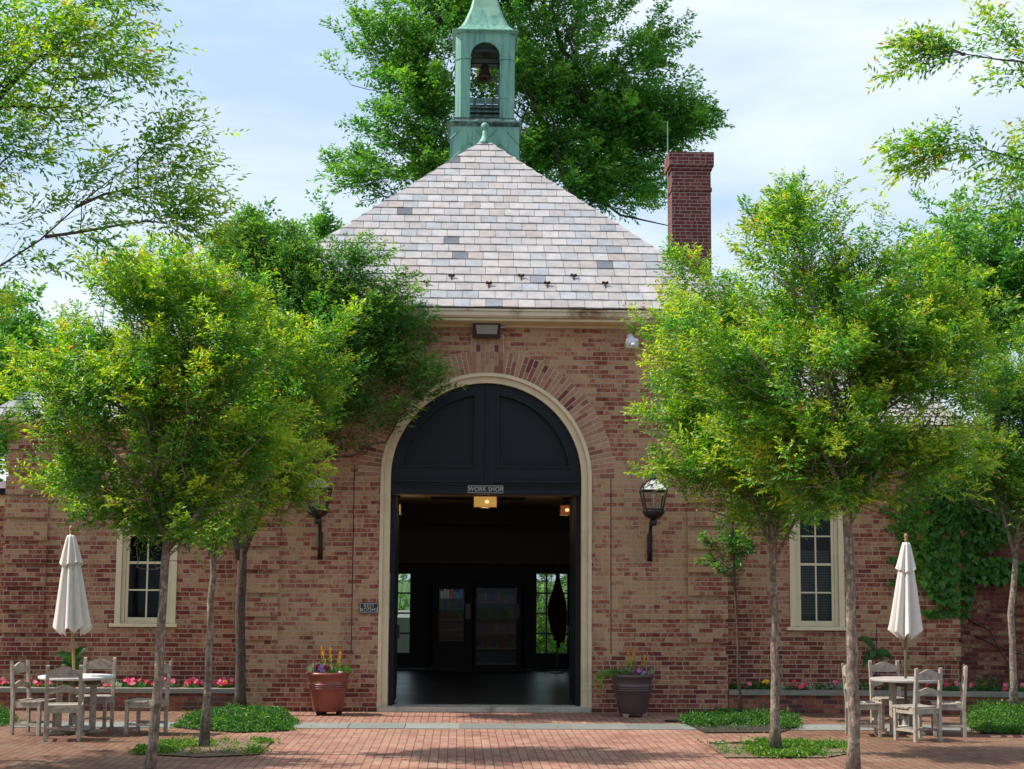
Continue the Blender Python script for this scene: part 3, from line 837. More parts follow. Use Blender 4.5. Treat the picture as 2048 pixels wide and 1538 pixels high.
# louvres
lzt = zt_(192)
for fy, sg in ((tc_y - hl, 1), (tc_y + hl, -1)):
    b = MB()
    yy0, yy1 = sorted((fy + sg * .012, fy + sg * .04))
    b.box(BCX - ow + .001, BCX + ow - .001, yy0, yy1, lzt - .10, lzt)
    for k in range(4):
        zz = lzt - .135 - k * .082
        b.add([(BCX - ow, fy + sg * .005, zz - .03), (BCX + ow, fy + sg * .005, zz - .03), (BCX + ow, fy + sg * .07, zz + .035), (BCX - ow, fy + sg * .07, zz + .035),
               (BCX - ow, fy + sg * .005, zz - .042), (BCX + ow, fy + sg * .005, zz - .042), (BCX + ow, fy + sg * .07, zz + .023), (BCX - ow, fy + sg * .07, zz + .023)],
              [(0, 1, 2, 3), (7, 6, 5, 4), (0, 4, 5, 1), (3, 2, 6, 7), (0, 3, 7, 4), (1, 5, 6, 2)])
    tb(b, 'louvre', M['copper_dk'])
b = MB(); b.box(BCX - ow - .02, BCX + ow + .02, tc_y - .01, tc_y + .01, z0, lzt - .02); tb(b, 'louvre_backing', M['indark'])
# spire
prof = []
zsp0 = zt_(62); mpp = FPX / (TY + DC)
b = MB()
b.frus(BCX, tc_y, zsp0 + .0005, zt_(59), hl + .01, hl + .01, hl + .03, hl + .03)
b.frus(BCX, tc_y, zt_(59) + .0005, zt_(56.5), hl + .055, hl + .055, hl + .06, hl + .06)
tb(b, 'spire_cornice', M['copper'])
pts = [(68, 56.4), (66, 55), (57, 49), (50, 42), (45.5, 34), (40.5, 24), (35.5, 12), (31, 0), (26, -20), (21, -45), (16, -80), (11, -125), (6.5, -180), (3, -240)]
b = MB(); rings = []
for hwp, py in pts: rings.append((hwp / mpp, zt_(py)))
vs_ = []
for r_, z_ in rings:
    c_ = r_ * .86          # clipped-corner square (octagonal) section
    for x_, y_ in ((-c_, -r_), (c_, -r_), (r_, -c_), (r_, c_), (c_, r_), (-c_, r_), (-r_, c_), (-r_, -c_)): vs_.append((BCX + x_, tc_y + y_, z_))
fs_ = [(i * 8 + j, i * 8 + (j + 1) % 8, (i + 1) * 8 + (j + 1) % 8, (i + 1) * 8 + j) for i in range(len(rings) - 1) for j in range(8)]
fs_ += [tuple(range(7, -1, -1)), tuple(range((len(rings) - 1) * 8, len(rings) * 8))]
b.add(vs_, fs_); tb(b, 'spire', M['copper'])
# finial on the hip apex
b = MB(); fx, fy, fz = XC, 3.38, AZ + .0
b.lathe(fx, fy, [(.13, fz - .10), (.10, fz - .03), (.062, fz + .03), (.045, fz + .09), (.04, fz + .15), (.03, fz + .165), (.045, fz + .175), (.068, fz + .21), (.072, fz + .24), (.06, fz + .275), (.03, fz + .30), (0, fz + .305)], 20)
part(b.build('roof_finial', M['copper'], smooth=True), roof)

# bell: hangs in the belfry
bz1 = zt_(130, tc_y); bell = empty('bell', 'rusty bronze bell hanging in the green belfry', 'bell', (BCX, tc_y, bz1))
s_ = FPX / (tc_y + DC)
prof = [(0.0, 0), (.055, -.005), (.075, -.03), (.085, -.08), (.10, -.14), (.125, -.18), (.165, -.21), (.185, -.235), (.175, -.245), (.11, -.19), (.06, -.1), (0, -.03)]
b = MB(); b.lathe(0, 0, [(r_, z_ * 1.12) for r_, z_ in prof], 28); b.build('bell_body', M['bronze'], parent=bell, smooth=True)
b = MB(); b.bar((0, 0, -.1), (0, 0, -.28), .012); b.lathe(0, 0, [(0, -.325), (.025, -.31), (.03, -.29), (.02, -.27), (0, -.265)], 12); b.build('clapper', M['bronze'], parent=bell)
b = MB(); b.box(-ow - .02, ow + .02, -.02, .02, .0, .035); b.box(-ow - .02, -ow + .02, -.03, .03, -.06, .05); b.box(ow - .02, ow + .02, -.03, .03, -.06, .05)
b.tube([(ow - .03, -.03, 0), (ow - .035, -.03, -.12), (ow - .05, -.03, -.22), (ow - .05, -.03, -.55)], [.008] * 4, 6); b.build('yoke', M['black'], parent=bell)

# ================================================================== WALL FITTINGS
def lettering(txt, size, loc, parent, mat, sx=1.0, sp=1.0):
    cu = bpy.data.curves.new('lettering', 'FONT'); cu.body = txt; cu.size = size; cu.align_x = 'CENTER'; cu.align_y = 'CENTER'
    cu.extrude = .002; cu.space_character = sp; cu.space_line = .8; cu.offset = 0.0
    tmp = bpy.data.objects.new('tmp', cu); C.objects.link(tmp)
    bpy.context.view_layer.update()
    me = bpy.data.meshes.new_from_object(tmp.evaluated_get(bpy.context.evaluated_depsgraph_get()))
    me.name = 'lettering'; bpy.data.objects.remove(tmp)
    me.materials.clear(); me.materials.append(mat)
    o = bpy.data.objects.new('lettering', me); C.objects.link(o); o.parent = parent
    o.location = loc; o.rotation_euler = (math.pi / 2, 0, 0); o.scale = (sx, 1, 1); return o
def sign(px0, px1, py0, py1, Y, txt, size, label, sx=1.0, sp=1.0):
    a, c_ = at(px0, py0, Y), at(px1, py1, Y); cx, cz_ = (a.x + c_.x) / 2, (a.z + c_.z) / 2
    e = empty('sign', label, 'sign', (cx, Y, cz_)); hw, hh = (c_.x - a.x) / 2, (a.z - c_.z) / 2
    b = MB(); b.box(-hw, hw, -.012, 0, -hh, hh); b.build('sign_board', M['signbk'], parent=e)
    b = MB(); t = .006; b.plate([(-hw + .008, -hh + .008), (hw - .008, -hh + .008), (hw - .008, hh - .008), (-hw + .008, hh - .008)], [[(-hw + .008 + t, -hh + .008 + t), (hw - .008 - t, -hh + .008 + t), (hw - .008 - t, hh - .008 - t), (-hw + .008 + t, hh - .008 - t)]], -.017, -.0121)
    b.build('border', M['letter'], parent=e)
    lettering(txt, size, (0, -.0145, 0), e, M['letter'], sx, sp); return e
sign(935, 1007, 970, 987.5, .049, 'WORK SHOP', .098, 'black WORK SHOP sign with silver letters on the dark panel over the doorway', .82, 1.08)
sign(719.5, 757, 1205, 1227, -.021, 'REST\nROOMS', .076, 'black REST ROOMS sign on the brick left of the doorway', .92, 1.05)

# floodlight
a, c_ = at(946, 643, -.2), at(1001, 674, -.2); cx = (a.x + c_.x) / 2; cz_ = (a.z + c_.z) / 2; hw, hh = (c_.x - a.x) / 2, (a.z - c_.z) / 2
fl = empty('floodlight', 'black boxy floodlight with pale lens above the arch keystone', 'floodlight', (cx, -.013, cz_))
b = MB(); b.add([(-hw, -.12, -hh), (hw, -.12, -hh), (hw, -.20, hh), (-hw, -.20, hh), (-hw, .0, -hh + .01), (hw, 0, -hh + .01), (hw, 0, hh), (-hw, 0, hh)],
                [(4, 5, 6, 7), (0, 4, 7, 3), (1, 2, 6, 5), (3, 7, 6, 2), (0, 1, 5, 4)])
def lerp3(p, q, t): return tuple(p[i] + (q[i] - p[i]) * t for i in range(3))
fr = [(-hw, -.12, -hh), (hw, -.12, -hh), (hw, -.20, hh), (-hw, -.20, hh)]
inn = [(-hw + .06, -.133, -hh + .05), (hw - .05, -.133, -hh + .05), (hw - .035, -.188, hh - .045), (-hw + .04, -.188, hh - .045)]
b.add(fr + inn, [(0, 1, 5, 4), (1, 2, 6, 5), (2, 3, 7, 6), (3, 0, 4, 7)])
b.build('housing', M['black'], parent=fl)
b = MB(); b.add([(x, y + .006, z) for x, y, z in inn], [(0, 1, 2, 3)]); b.build('lens', M['lens'], parent=fl)
b = MB(); b.box(hw + .001, hw + .07, -.05, -.01, hh - .07, hh - .03); b.build('cable_conduit', M['steel'], parent=fl)

# horn speaker
p = at(1264, 683, -.25); hs = empty('horn_speaker', 'small white horn loudspeaker high on the brick right of the arch', 'speaker', (p.x, -.003, p.z))
b = MB(); b.frus(0, 0, 0, .22, .092, .065, .035, .035)
Mx = Matrix.Translation((0, -.24, -.025)) @ Matrix.Rotation(R(-90 + 14), 4, 'X')
def horn(b):
    o_ = [(.095, .0), (.06, .05), (.038, .11), (.034, .2)]
    vs_ = []; n = 16
    for r_, z_ in o_:
        for j in range(n):
            a_ = 2 * math.pi * j / n; x_, y_ = math.cos(a_), math.sin(a_)
            k = max(abs(x_), abs(y_)) if r_ > .06 else 1
            sq = .75 * (1 / k) + .25 if r_ > .06 else 1
            vs_.append(Mx @ Vector((x_ * r_ * sq, y_ * r_ * sq * .8, -z_)))
    b.add(vs_, [(i * n + j, i * n + (j + 1) % n, (i + 1) * n + (j + 1) % n, (i + 1) * n + j) for i in range(3) for j in range(n)] + [tuple(range(3 * n, 4 * n))])
b = MB(); horn(b); b.build('horn', M['white'], parent=hs, smooth=True)
b = MB(); b.tube([(0, -.13, -.01), (0, -.13, .06), (-.015, -.09, .10), (-.02, -.03, .11)], [.055, .055, .05, .04], 12); b.build('driver_housing', M['white'], parent=hs, smooth=True)
b = MB(); b.box(-.03, .03, -.05, .0, .07, .13); b.build('bracket', M['steel'], parent=hs)
b = MB(); b.bar((0, -.26, -.03), (0, -.19, -.02), .018); b.build('phase_plug', M['steel'], parent=hs, smooth=True)

# wall lanterns
def wall_lantern(pxw, py0, label):
    p = at(pxw, py0 + 13, 0); e = empty('wall_lantern', label, 'lantern', (p.x, 0, p.z), 0, 'wall lanterns beside the doorway')
    b = MB()     # bracket: plate and rising arm
    b.box(-.035, .035, -.02, 0, -.30, .10)
    b.tube([(0, -.02, -.27), (0, -.05, -.12), (0, -.09, .10), (0, -.20, .26), (0, -.36, .30), (0, -.48, .29)], [.028, .026, .026, .028, .032, .03], 10)
    b.build('bracket', M['black'], parent=e, smooth=True)
    ly = -.50
    b = MB(); b.lathe(0, ly, [(.0, .20), (.045, .20), (.048, .29), (.0, .295)], 16); b.build('socket', M['black'], parent=e, smooth=True)
    b = MB(); b.lathe(0, ly, [(.0, .2955), (.07, .30), (.13, .34), (.158, .385), (.165, .41), (.158, .425), (.0, .426)], 28); b.build('bowl', M['black'], parent=e, smooth=True)
    h0, h1 = .426, .70; r0, r1 = .118, .175
    b = MB()
    for sx_ in (-1, 1):
        for sy in (-1, 1):
            b.bar((sx_ * r0, ly + sy * r0, h0), (sx_ * r1, ly + sy * r1, h1), .011, n=6)
    for r_, z_ in ((r1, h1), (r0, h0 + .006)):
        for q in (-1, 1):
            b.box(-r_ - .012, r_ + .012, ly + q * r_ - .011, ly + q * r_ + .011, z_ - .010, z_ + .014)
            b.box(q * r_ - .011, q * r_ + .011, ly - r_ + .0115, ly + r_ - .0115, z_ - .010, z_ + .014)
    # roof hoops
    for sx_ in (-1, 1):
        for sy in (-1, 1):
            b.tube([(sx_ * r1, ly + sy * r1, h1 + .01), (sx_ * r1 * .78, ly + sy * r1 * .78, h1 + .10), (sx_ * .03, ly + sy * .03, h1 + .17)], [.008] * 3, 6)
    b.lathe(0, ly, [(.0, h1 + .15), (.05, h1 + .155), (.045, h1 + .20), (.02, h1 + .22), (.025, h1 + .25), (0, h1 + .28)], 14)
    b.build('frame', M['black'], parent=e)
    b = MB(); r0_, r1_ = r0 - .003, r1 - .003
    for k in range(4):
        Mr = Matrix.Translation((0, ly, 0)) @ Matrix.Rotation(k * math.pi / 2, 4, 'Z')
        b.add([Mr @ Vector(v) for v in ((-r0_, -r0_, h0 + .01), (r0_, -r0_, h0 + .01), (r1_, -r1_, h1), (-r1_, -r1_, h1))], [(0, 1, 2, 3)])
    b.build('glass_pane', M['clear'], parent=e)
    b = MB()
    for k in range(4):
        Mr = Matrix.Translation((0, ly, 0)) @ Matrix.Rotation(k * math.pi / 2, 4, 'Z')
        b.add([Mr @ Vector(v) for v in ((-r1, -r1, h1 + .016), (r1, -r1, h1 + .016), (.05, -.05, h1 + .155), (-.05, -.05, h1 + .155))], [(0, 1, 2, 3)])
    b.build('hood', M['frost'], parent=e)
    b = MB(); b.lathe(0, ly, [(0, h1 - .11), (.026, h1 - .10), (.03, h1 - .06), (.03, h1 - .005), (0, h1)], 14); b.bar((0, ly, h0), (0, ly, h1 - .11), .006)
    b.build('bulb', M['white'], parent=e, smooth=True)
wall_lantern(641, 1065, 'black iron wall lantern on the brick left of the doorway, half behind leaves')
wall_lantern(1299, 1068, 'black iron wall lantern on the brick right of the doorway, lamp fully in view')

# hall lamps
def lamp_box(name, label, px0, px1, py0, py1, Y, dp, m1, m2):
    a, c_ = at(px0, py0, Y), at(px1, py1, Y); cx, cz_ = (a.x + c_.x) / 2, (a.z + c_.z) / 2
    e = empty(name, label, 'lamp', (cx, Y, cz_), 0); hw, hh = (c_.x - a.x) / 2, (a.z - c_.z) / 2
    b = MB(); b.box(-hw, hw, 0, dp, -hh, hh); b.build('lamp_shade', m1, parent=e, bevel=.01)
    b = MB(); t = .012
    b.plate([(-hw - t, -hh - t), (hw + t, -hh - t), (hw + t, hh + t), (-hw - t, hh + t)], [[(-hw + .001, -hh + .001), (hw - .001, -hh + .001), (hw - .001, hh - .001), (-hw + .001, hh - .001)]], -.006, .03)
    b.build('frame', M['pole'], parent=e)
    b = MB(); b.lathe(hw * .15, -.012, [(0, -.03), (.03, -.02), (.035, .0), (.03, .02), (0, .03)], 12); b.build('bulb', m2, parent=e, smooth=True)
    if name == 'ceiling_lamp':
        b = MB(); b.box(-.05, .05, .1, .16, hh + .002, max(hh + .02, 3.299 - cz_)); b.build('stem', M['black'], parent=e)
    return e
lamp_box('ceiling_lamp', 'glowing amber box lamp hanging under the WORK SHOP sign', 948, 993, 993, 1014, 2.2, .25, M['lamp'], M['lampc'])
lamp_box('ceiling_lamp', 'small amber lamp at the top left corner of the doorway', 786, 801, 1009, 1028, 3.6, .2, M['lamp'], M['lamp'])
lamp_box('ceiling_lamp', 'small orange lamp at the top right corner of the doorway', 1121, 1144, 1011, 1029, 3.6, .2, M['lampo'], M['lampc'])

# vending machines
def vending(px0, px1, py0, py1, g, label, rows):
    Y = 8.9; a, c_ = at(px0, py0, Y), at(px1, py1, Y); hw = (c_.x - a.x) / 2; H_ = a.z - .05
    e = empty('vending_machine', label, 'vending machine', ((a.x + c_.x) / 2, Y, .051))
    ga, gc = at(g[0], g[2], Y), at(g[1], g[3], Y); gx0, gx1, gz0, gz1 = ga.x - e.location.x, gc.x - e.location.x, gc.z - .05, ga.z - .05
    b = MB(); b.plate([(-hw, 0), (hw, 0), (hw, H_), (-hw, H_)], [[(gx0, gz0), (gx1, gz0), (gx1, gz1), (gx0, gz1)]], 0, .06); b.box(-hw, hw, .061, .70, 0, H_)
    b.build('cabinet', M['indark'], parent=e, bevel=.008)
    b = MB(); b.box(gx0 + .001, gx1 - .001, .02, .024, gz0 + .001, gz1 - .001); b.build('glass_front', M['winglass'], parent=e)
    b = MB(); rng = random.Random(len(label)); nr = 5
    for r_ in range(nr):
        zz = gz1 - (r_ + 1) * (gz1 - gz0) / nr
        b.tint = (.02, .02, .02); b.box(gx0 + .01, gx1 - .01, .03, .06, zz + .01, zz + .02)
        x = gx0 + .03
        while x < gx1 - .05 and r_ < rows:
            wd = rng.uniform(.05, .08); k = (.12 if rows == 3 else .03) if r_ == 0 else .018
            b.tint = tuple(k * v for v in rng.choice([(.7, .1, .08), (.8, .55, .05), (.1, .25, .7), (.7, .65, .6), (.1, .4, .2), (.6, .2, .4)]))
            b.box(x, x + wd - .012, .035, .06, zz + .021, zz + .021 + rng.uniform(.12, .2)); x += wd
    b.build('snack_rows', M['snack'], parent=e)
    b = MB(); b.box(hw - .14, hw - .04, -.006, -.001, 1.05, 1.35); b.build('keypad', M['black'], parent=e)
    return e
m, n = newmat('dim_lit_snack_packets'); a_ = n('Attribute', attribute_name='tint').outputs[0]
e1 = n('Emission', {'Color': a_, 'Strength': 0.35}); d1 = n('BsdfDiffuse', {'Color': a_}); ad = n('AddShader', {0: e1.outputs[0], 1: d1.outputs[0]}); n.link(ad.outputs[0], n('OutputMaterial').inputs[0]); M['snack'] = m
vending(866, 944, 1166, 1340, (878, 928, 1178, 1283), 'black vending machine with bright snack packets, left of the pair inside the hall', 3)
vending(948, 1042, 1166, 1340, (953, 1033, 1176, 1330), 'wide black drinks machine with a tall glass front, right of the pair inside the hall', 4)

# flag on its pole
p = at(1114, 1330, 8.6); fg = empty('flag', 'dark red flag furled on a pole in front of the right hall window', 'flag', (p.x, 8.6, .051))
ft = at(1114, 1135, 8.6).z - .05
b = MB(); b.bar((0, 0, 0), (.02, 0, ft + .1), .014); b.lathe(0, 0, [(.13, .0), (.13, .02), (.03, .05), (.02, .06)], 16); b.build('pole', M['pole'], parent=fg)
m_ = plain('dark_red_cloth', (0.075, 0.014, 0.014), 0.85); fz0 = at(1114, 1297, 8.6).z - .05
b = MB(); vs_ = []; nr, nc = 26, 26          # cloth gathered at the top of the pole, falling in uneven folds to a point
for i in range(nr + 1):
    t = i / nr
    xl = .0 - .03 - .17 * min(1, t * 1.6) ** 1.3 * (1 - .35 * max(0, t - .75) * 4); xr = .03 + .13 * min(1, t * 2.0) ** 1.1 - .03 * math.sin(t * 7)
    for j in range(nc + 1):
        s_ = j / nc; x = xl + (xr - xl) * s_
        zb2 = fz0 + .28 * abs(s_ - .62) ** .8 * 1.6 + .05 * math.sin(s_ * 19)
        vs_.append((x + .012 + .01 * math.sin(9 * t + 5 * s_), -.05 + .055 * (.3 + .7 * t) * math.sin(s_ * 21 + 1.5 * t), ft + (zb2 - ft) * t + .01 * math.sin(12 * s_)))
b.add(vs_, [(i * (nc + 1) + j, i * (nc + 1) + j + 1, (i + 1) * (nc + 1) + j + 1, (i + 1) * (nc + 1) + j) for i in range(nr) for j in range(nc)])
o = b.build('cloth', m_, parent=fg, smooth=True); so_ = o.modifiers.new('thickness', 'SOLIDIFY'); so_.thickness = .006

# ================================================================== RAISED BEDS
def raised_bed(x0, x1, yf, label, curve=0.0, px0=0):
    e = empty('raised_bed', label, 'planter wall', ((x0 + x1) / 2, yf, 0)); cx = (x0 + x1) / 2
    ztop = at(1500 if px0 else 300, 1390 if px0 else 1386, yf).z; zt2 = ztop + .065
    nseg = 24
    def yy(x): return yf - curve * max(0, (x - x0) / (x1 - x0) - .0) ** 2
    def strip(b, o0, o1, z0, z1):
        for i in range(nseg):
            xa = x0 + (x1 - x0) * i / nseg; xb = x0 + (x1 - x0) * (i + 1) / nseg
            ya, yb = yy(xa), yy(xb)
            b.add([(xa, ya + o0, z0), (xb, yb + o0, z0), (xb, yb + o1, z0), (xa, ya + o1, z0), (xa, ya + o0, z1), (xb, yb + o0, z1), (xb, yb + o1, z1), (xa, ya + o1, z1)],
                  [(4, 5, 6, 7), (0, 1, 5, 4), (2, 3, 7, 6)] + ([(3, 0, 4, 7)] if i == 0 else []) + ([(1, 2, 6, 5)] if i == nseg - 1 else []))
    def put(b, name, m):
        o = b.build(name, m); o.parent = e; o.matrix_parent_inverse = Matrix.Translation(-e.location); return o
    b = MB(); strip(b, 0, .2, -.1, ztop); put(b, 'wall', M['brick_low'])
    b = MB(); strip(b, -.035, .235, ztop + .001, zt2); put(b, 'coping', M['coping'])
    b = MB()
    for i in range(nseg):
        xa = x0 + (x1 - x0) * i / nseg; xb = x0 + (x1 - x0) * (i + 1) / nseg
        b.add([(xa, yy(xa) + .201, zt2 - .04), (xb, yy(xb) + .201, zt2 - .04), (xb, WY - .01 if not px0 or xb < WXR else 1.6, zt2 - .02), (xa, WY - .01 if not px0 or xa < WXR else 1.6, zt2 - .02)], [(0, 1, 2, 3)])
    put(b, 'soil', M['soil_dk'])
    return zt2 - .03
BYF = -.02
zbed = raised_bed(at(-60, 1400, BYF).x, XL - .03, BYF, 'low brick raised bed with stone coping under the left wing, full of pink flowers')
raised_bed(XR + .03, at(2140, 1400, BYF).x, BYF, 'low brick raised bed with stone coping along the right wing, curving forward', .35, 1)

# rear wall on the right, in shade, and the low building behind on the left
e = empty('garden_wall', 'dark shaded brick wall set back at the far right behind the ivy', 'wall', (WXR + 2, 1.9, 0))
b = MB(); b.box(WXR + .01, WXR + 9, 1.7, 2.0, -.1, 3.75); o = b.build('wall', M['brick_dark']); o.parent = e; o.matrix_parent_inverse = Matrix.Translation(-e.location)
b = MB(); b.box(WXR + .01, WXR + 9, 1.62, 2.08, 3.751, 3.85); o = b.build('coping', M['coping']); o.parent = e; o.matrix_parent_inverse = Matrix.Translation(-e.location)
q0, q1, q2 = at(5, 968, 2.5), at(5, 978, 2.5), at(5, 1012, 2.5)
e = empty('outbuilding', 'low building with white eaves and cream fascia at the far left edge', 'building', (WXL - 2, 2.5, 0))
for nm, mt, za, zb_2, yo in (('wall', M['brick_wing'], -.1, q2.z, 0), ('fascia', M['cream'], q2.z + .001, q1.z - .1, -.08), ('eaves', M['navy'], q1.z - .099, q1.z, -.2), ('roof', M['white'], q1.z + .001, q0.z + .02, -.25)):
    b = MB(); b.box(WXL - 6, WXL - .03, 2.5 + yo, 5.5, za, zb_2); o = b.build(nm, mt); o.parent = e; o.matrix_parent_inverse = Matrix.Translation(-e.location)

# ================================================================== POTS
def pot(pxc, pyb, label, mat, Y):
    p = at(pxc, pyb, Y); s_ = FPX / (Y + DC)
    e = empty('plant_pot', label, 'plant pot', (p.x, Y, 0), 0, 'large glazed pots beside the doorway')
    Rr = 43 / s_; Hh = 76 / s_; z0 = .05
    prof = [(Rr * .0, z0), (Rr * .62, z0), (Rr * .66, z0 + .02), (Rr * .76, z0 + Hh * .35), (Rr * .84, z0 + Hh * .56)]
    for k in range(3):
        zz = z0 + Hh * (.565 + k * .052); rr = Rr * (.845 + k * .012)
        prof += [(rr, zz), (rr + .018, zz + .008), (rr + .018, zz + .018), (rr + .001, zz + .026)]
    prof += [(Rr * .90, z0 + Hh * .78), (Rr * .935, z0 + Hh * .90), (Rr * .985, z0 + Hh * .925), (Rr * 1.01, z0 + Hh * .955), (Rr * .99, z0 + Hh * .985), (Rr * .95, z0 + Hh), (Rr * .90, z0 + Hh * .985), (Rr * .88, z0 + Hh * .92), (0, z0 + Hh * .915)]
    b = MB(); b.lathe(0, 0, prof, 48); b.build('pot_body', mat, parent=e, smooth=True)
    b = MB(); b.lathe(0, 0, [(Rr * .87, z0 + Hh * .93), (0, z0 + Hh * .95)], 24); b.build('potting_soil', M['soil_dk'], parent=e)
    for k in range(3):
        a_ = R(-150 + 120 * k + 20); x_, y_ = Rr * .5 * math.cos(a_), Rr * .5 * math.sin(a_)
        b = MB(); b.frus(x_ * 1.08, y_ * 1.08, 0, z0 - .001, .03, .03, .045, .045); b.build('foot', M['black'] if 'red' in label else M['stone'], parent=e)
    return p.x, Y, z0 + Hh * .95, Rr
POTY = YD(137) - .35
potL = pot(655, 1424, 'red brown glazed pot on black feet left of the doorway', M['pot_red'], POTY)
potR = pot(1265, 1428, 'plum brown glazed pot on pale feet right of the doorway', M['pot_brown'], POTY - .1)

def vj(c, k=.2):
    f = rnd.uniform(1 - k, 1 + k); return tuple(min(1, x * f) for x in c)
def clump(b, x, y, z, r, h, n, col, ln, wd, up=.6, spread=1.0):
    for _ in range(n):
        a_ = rnd.uniform(0, 2 * math.pi); rr = r * math.sqrt(rnd.random()) * spread; hh = h * rnd.random()
        d = Vector((math.cos(a_) * rnd.random(), math.sin(a_) * rnd.random(), up + rnd.uniform(-.3, .5)))
        b.tint = vj(col, .3); b.leaf((x + rr * math.cos(a_), y + rr * math.sin(a_), z + hh * (1 - .5 * (rr / max(r, .01)) ** 2)), d, (rnd.uniform(-1, 1), rnd.uniform(-1, 1), .5), ln * rnd.uniform(.6, 1.2), wd)
def flower(b, p, r, col, n=5, tilt=None):
    p = Vector(p); nr = tilt or Vector((rnd.uniform(-.4, .4), -1, rnd.uniform(.1, .8))).normalized(); u = nr.orthogonal().normalized(); v = nr.cross(u)
    a0 = rnd.uniform(0, 6)
    for k in range(n):
        a_ = a0 + 2 * math.pi * k / n; d = u * math.cos(a_) + v * math.sin(a_); sd = u * -math.sin(a_) + v * math.cos(a_)
        b.tint = vj(col, .12)
        b.add([p, p + d * r * .7 + sd * r * .5 + nr * .004, p + d * r + nr * .002, p + d * r * .7 - sd * r * .5 + nr * .004], [(0, 1, 2, 3)])
def pot_plants(px, py, pz, Rr, mirror, where):
    s_ = -1 if mirror else 1
    # yellow plume celosia
    e = empty('yellow_plume_plant', 'tall yellow orange plumes rising from the ' + where, 'plant', (px, py, pz))
    sp = [(-.05, -.02, .38, -.06), (.02, .02, .35, .0), (.13, -.03, .30, .04)] if not mirror else [(-.04, 0, .34, -.02), (.03, .02, .38, .0), (.12, -.02, .28, .06)]
    for x, y, h, lean in sp:
        b = MB(); b2 = MB()
        b2.bar((x, y, -.03), (x + lean, y, h * .95), .005, .003, 5)
        for k in range(80):
            t = rnd.random(); z = h * (.15 + .85 * t); w_ = .035 * (1 - t) + .007
            a_ = rnd.uniform(0, 6.28); c_ = (.80, .42, .02) if t > .6 else (.55, .50, .03) if t > .35 else (.22, .36, .04)
            b.tint = vj(c_, .2); b.leaf((x + lean * t + w_ * math.cos(a_) * .5, y + w_ * math.sin(a_) * .5, z), (math.cos(a_) * .5, math.sin(a_) * .5, 1), (math.cos(a_), math.sin(a_), 0), .05 * (1.2 - t * .6), .014)
        b.build('plume', M['petal'], parent=e); b2.build('stem', M['stem'], parent=e)
    e = empty('silver_leaf_plant', 'silver grey feathery plant at the rim of the ' + where, 'plant', (px - s_ * Rr * .6, py - .03, pz))
    b = MB(); clump(b, 0, 0, -.02, .10, .12, 150, (.36, .42, .36), .09, .014, 1.2); clump(b, s_ * Rr * .85, .02, -.02, .06, .08, 60, (.36, .42, .36), .09, .012, 1.2); b.build('foliage', M['leaf_dk'], parent=e)
    e = empty('pansy', 'dark crimson and mauve pansies in the middle of the ' + where, 'flower', (px - s_ * .03, py - .1, pz))
    b = MB(); b2 = MB()
    for k in range(14):
        x = rnd.gauss(-.05 * s_, .05) if not mirror else rnd.gauss(.07, .07)
        flower(b, (x, rnd.uniform(-.08, .02), rnd.uniform(.02, .12)), .035, (.20, .01, .04) if k % 3 else (.36, .22, .50))
    clump(b2, 0, 0, -.03, .13, .06, 90, (.06, .16, .03), .05, .025); b.build('bloom', M['petal'], parent=e); b2.build('foliage', M['leaf_dk'], parent=e)
    e = empty('trailing_fern', ('bright fern arching over the left side' if mirror else 'bushy green fern at the right side') + ' of the ' + where, 'plant', (px + s_ * Rr * .6, py, pz))
    b = MB(); clump(b, 0, 0, -.02, .13, .11, 260, (.07, .20, .03), .07, .009, .7); clump(b, -s_ * Rr * .5, -.06, -.02, .12, .03, 90, (.20, .32, .03), .04, .02)
    if mirror:
        for k in range(30):
            x0, x1_ = -.10, -.30 - rnd.uniform(-.05, .1); yy = rnd.uniform(-.12, .1)
            for t in [i / 12 for i in range(13)]:
                x = x0 + (x1_ - x0) * t; z = .12 * math.sin(t * 2.2) - .36 * t * t * rnd.uniform(.4, 1)
                b.tint = vj((.13, .30, .03) if t < .7 else (.24, .34, .04), .25); b.leaf((x, yy, z), (rnd.uniform(-1, .3), rnd.uniform(-.5, .5), rnd.uniform(-1, .4)), (0, -1, .3), .05, .009)
    b.build('foliage', M['leaf_dk'], parent=e)
pot_plants(*potL, False, 'red pot left of the doorway')
pot_plants(*potR, True, 'brown pot right of the doorway')

# ================================================================== BED FLOWERS
def geranium(px, k, where):
    Y = rnd.uniform(.17, .38); p = at(px, 1370, Y)
    e = empty('pink_flower', where, 'flower', (p.x, Y, zbed), 0, 'pink flowers in the raised beds')
    b = MB(); clump(b, 0, 0, 0, .085, .07, 55, (.05, .14, .025), .05, .028); b.build('foliage', M['leaf_dk'], parent=e)
    for _ in range(k):
        b = MB(); c_ = rnd.choice([(.78, .07, .16), (.85, .16, .27), (.72, .05, .10), (.85, .20, .30)])
        x, y, z = rnd.uniform(-.08, .08), rnd.uniform(-.09, -.02), rnd.uniform(.05, .15)
        for q in range(5): flower(b, (x + rnd.gauss(0, .012), y - .002 * q, z + rnd.gauss(0, .012)), .026, c_)
        b.build('bloom', M['petal'], parent=e)
i = 0
for px in (6, 24, 60, 76, 92, 105, 208, 216, 258, 266, 272, 301, 312, 330, 342, 372, 384, 398, 414, 428, 442, 452, 464):
    geranium(px, rnd.choice([2, 3, 3]), 'pink flower in the left raised bed by the red brick wing')
for px in (1491, 1580, 1602, 1606, 1659, 1858, 1884, 1912, 1936, 1971, 2004, 2040, 2046):
    geranium(px, rnd.choice([1, 2]), 'pink flower in the right raised bed by the ivied wing')
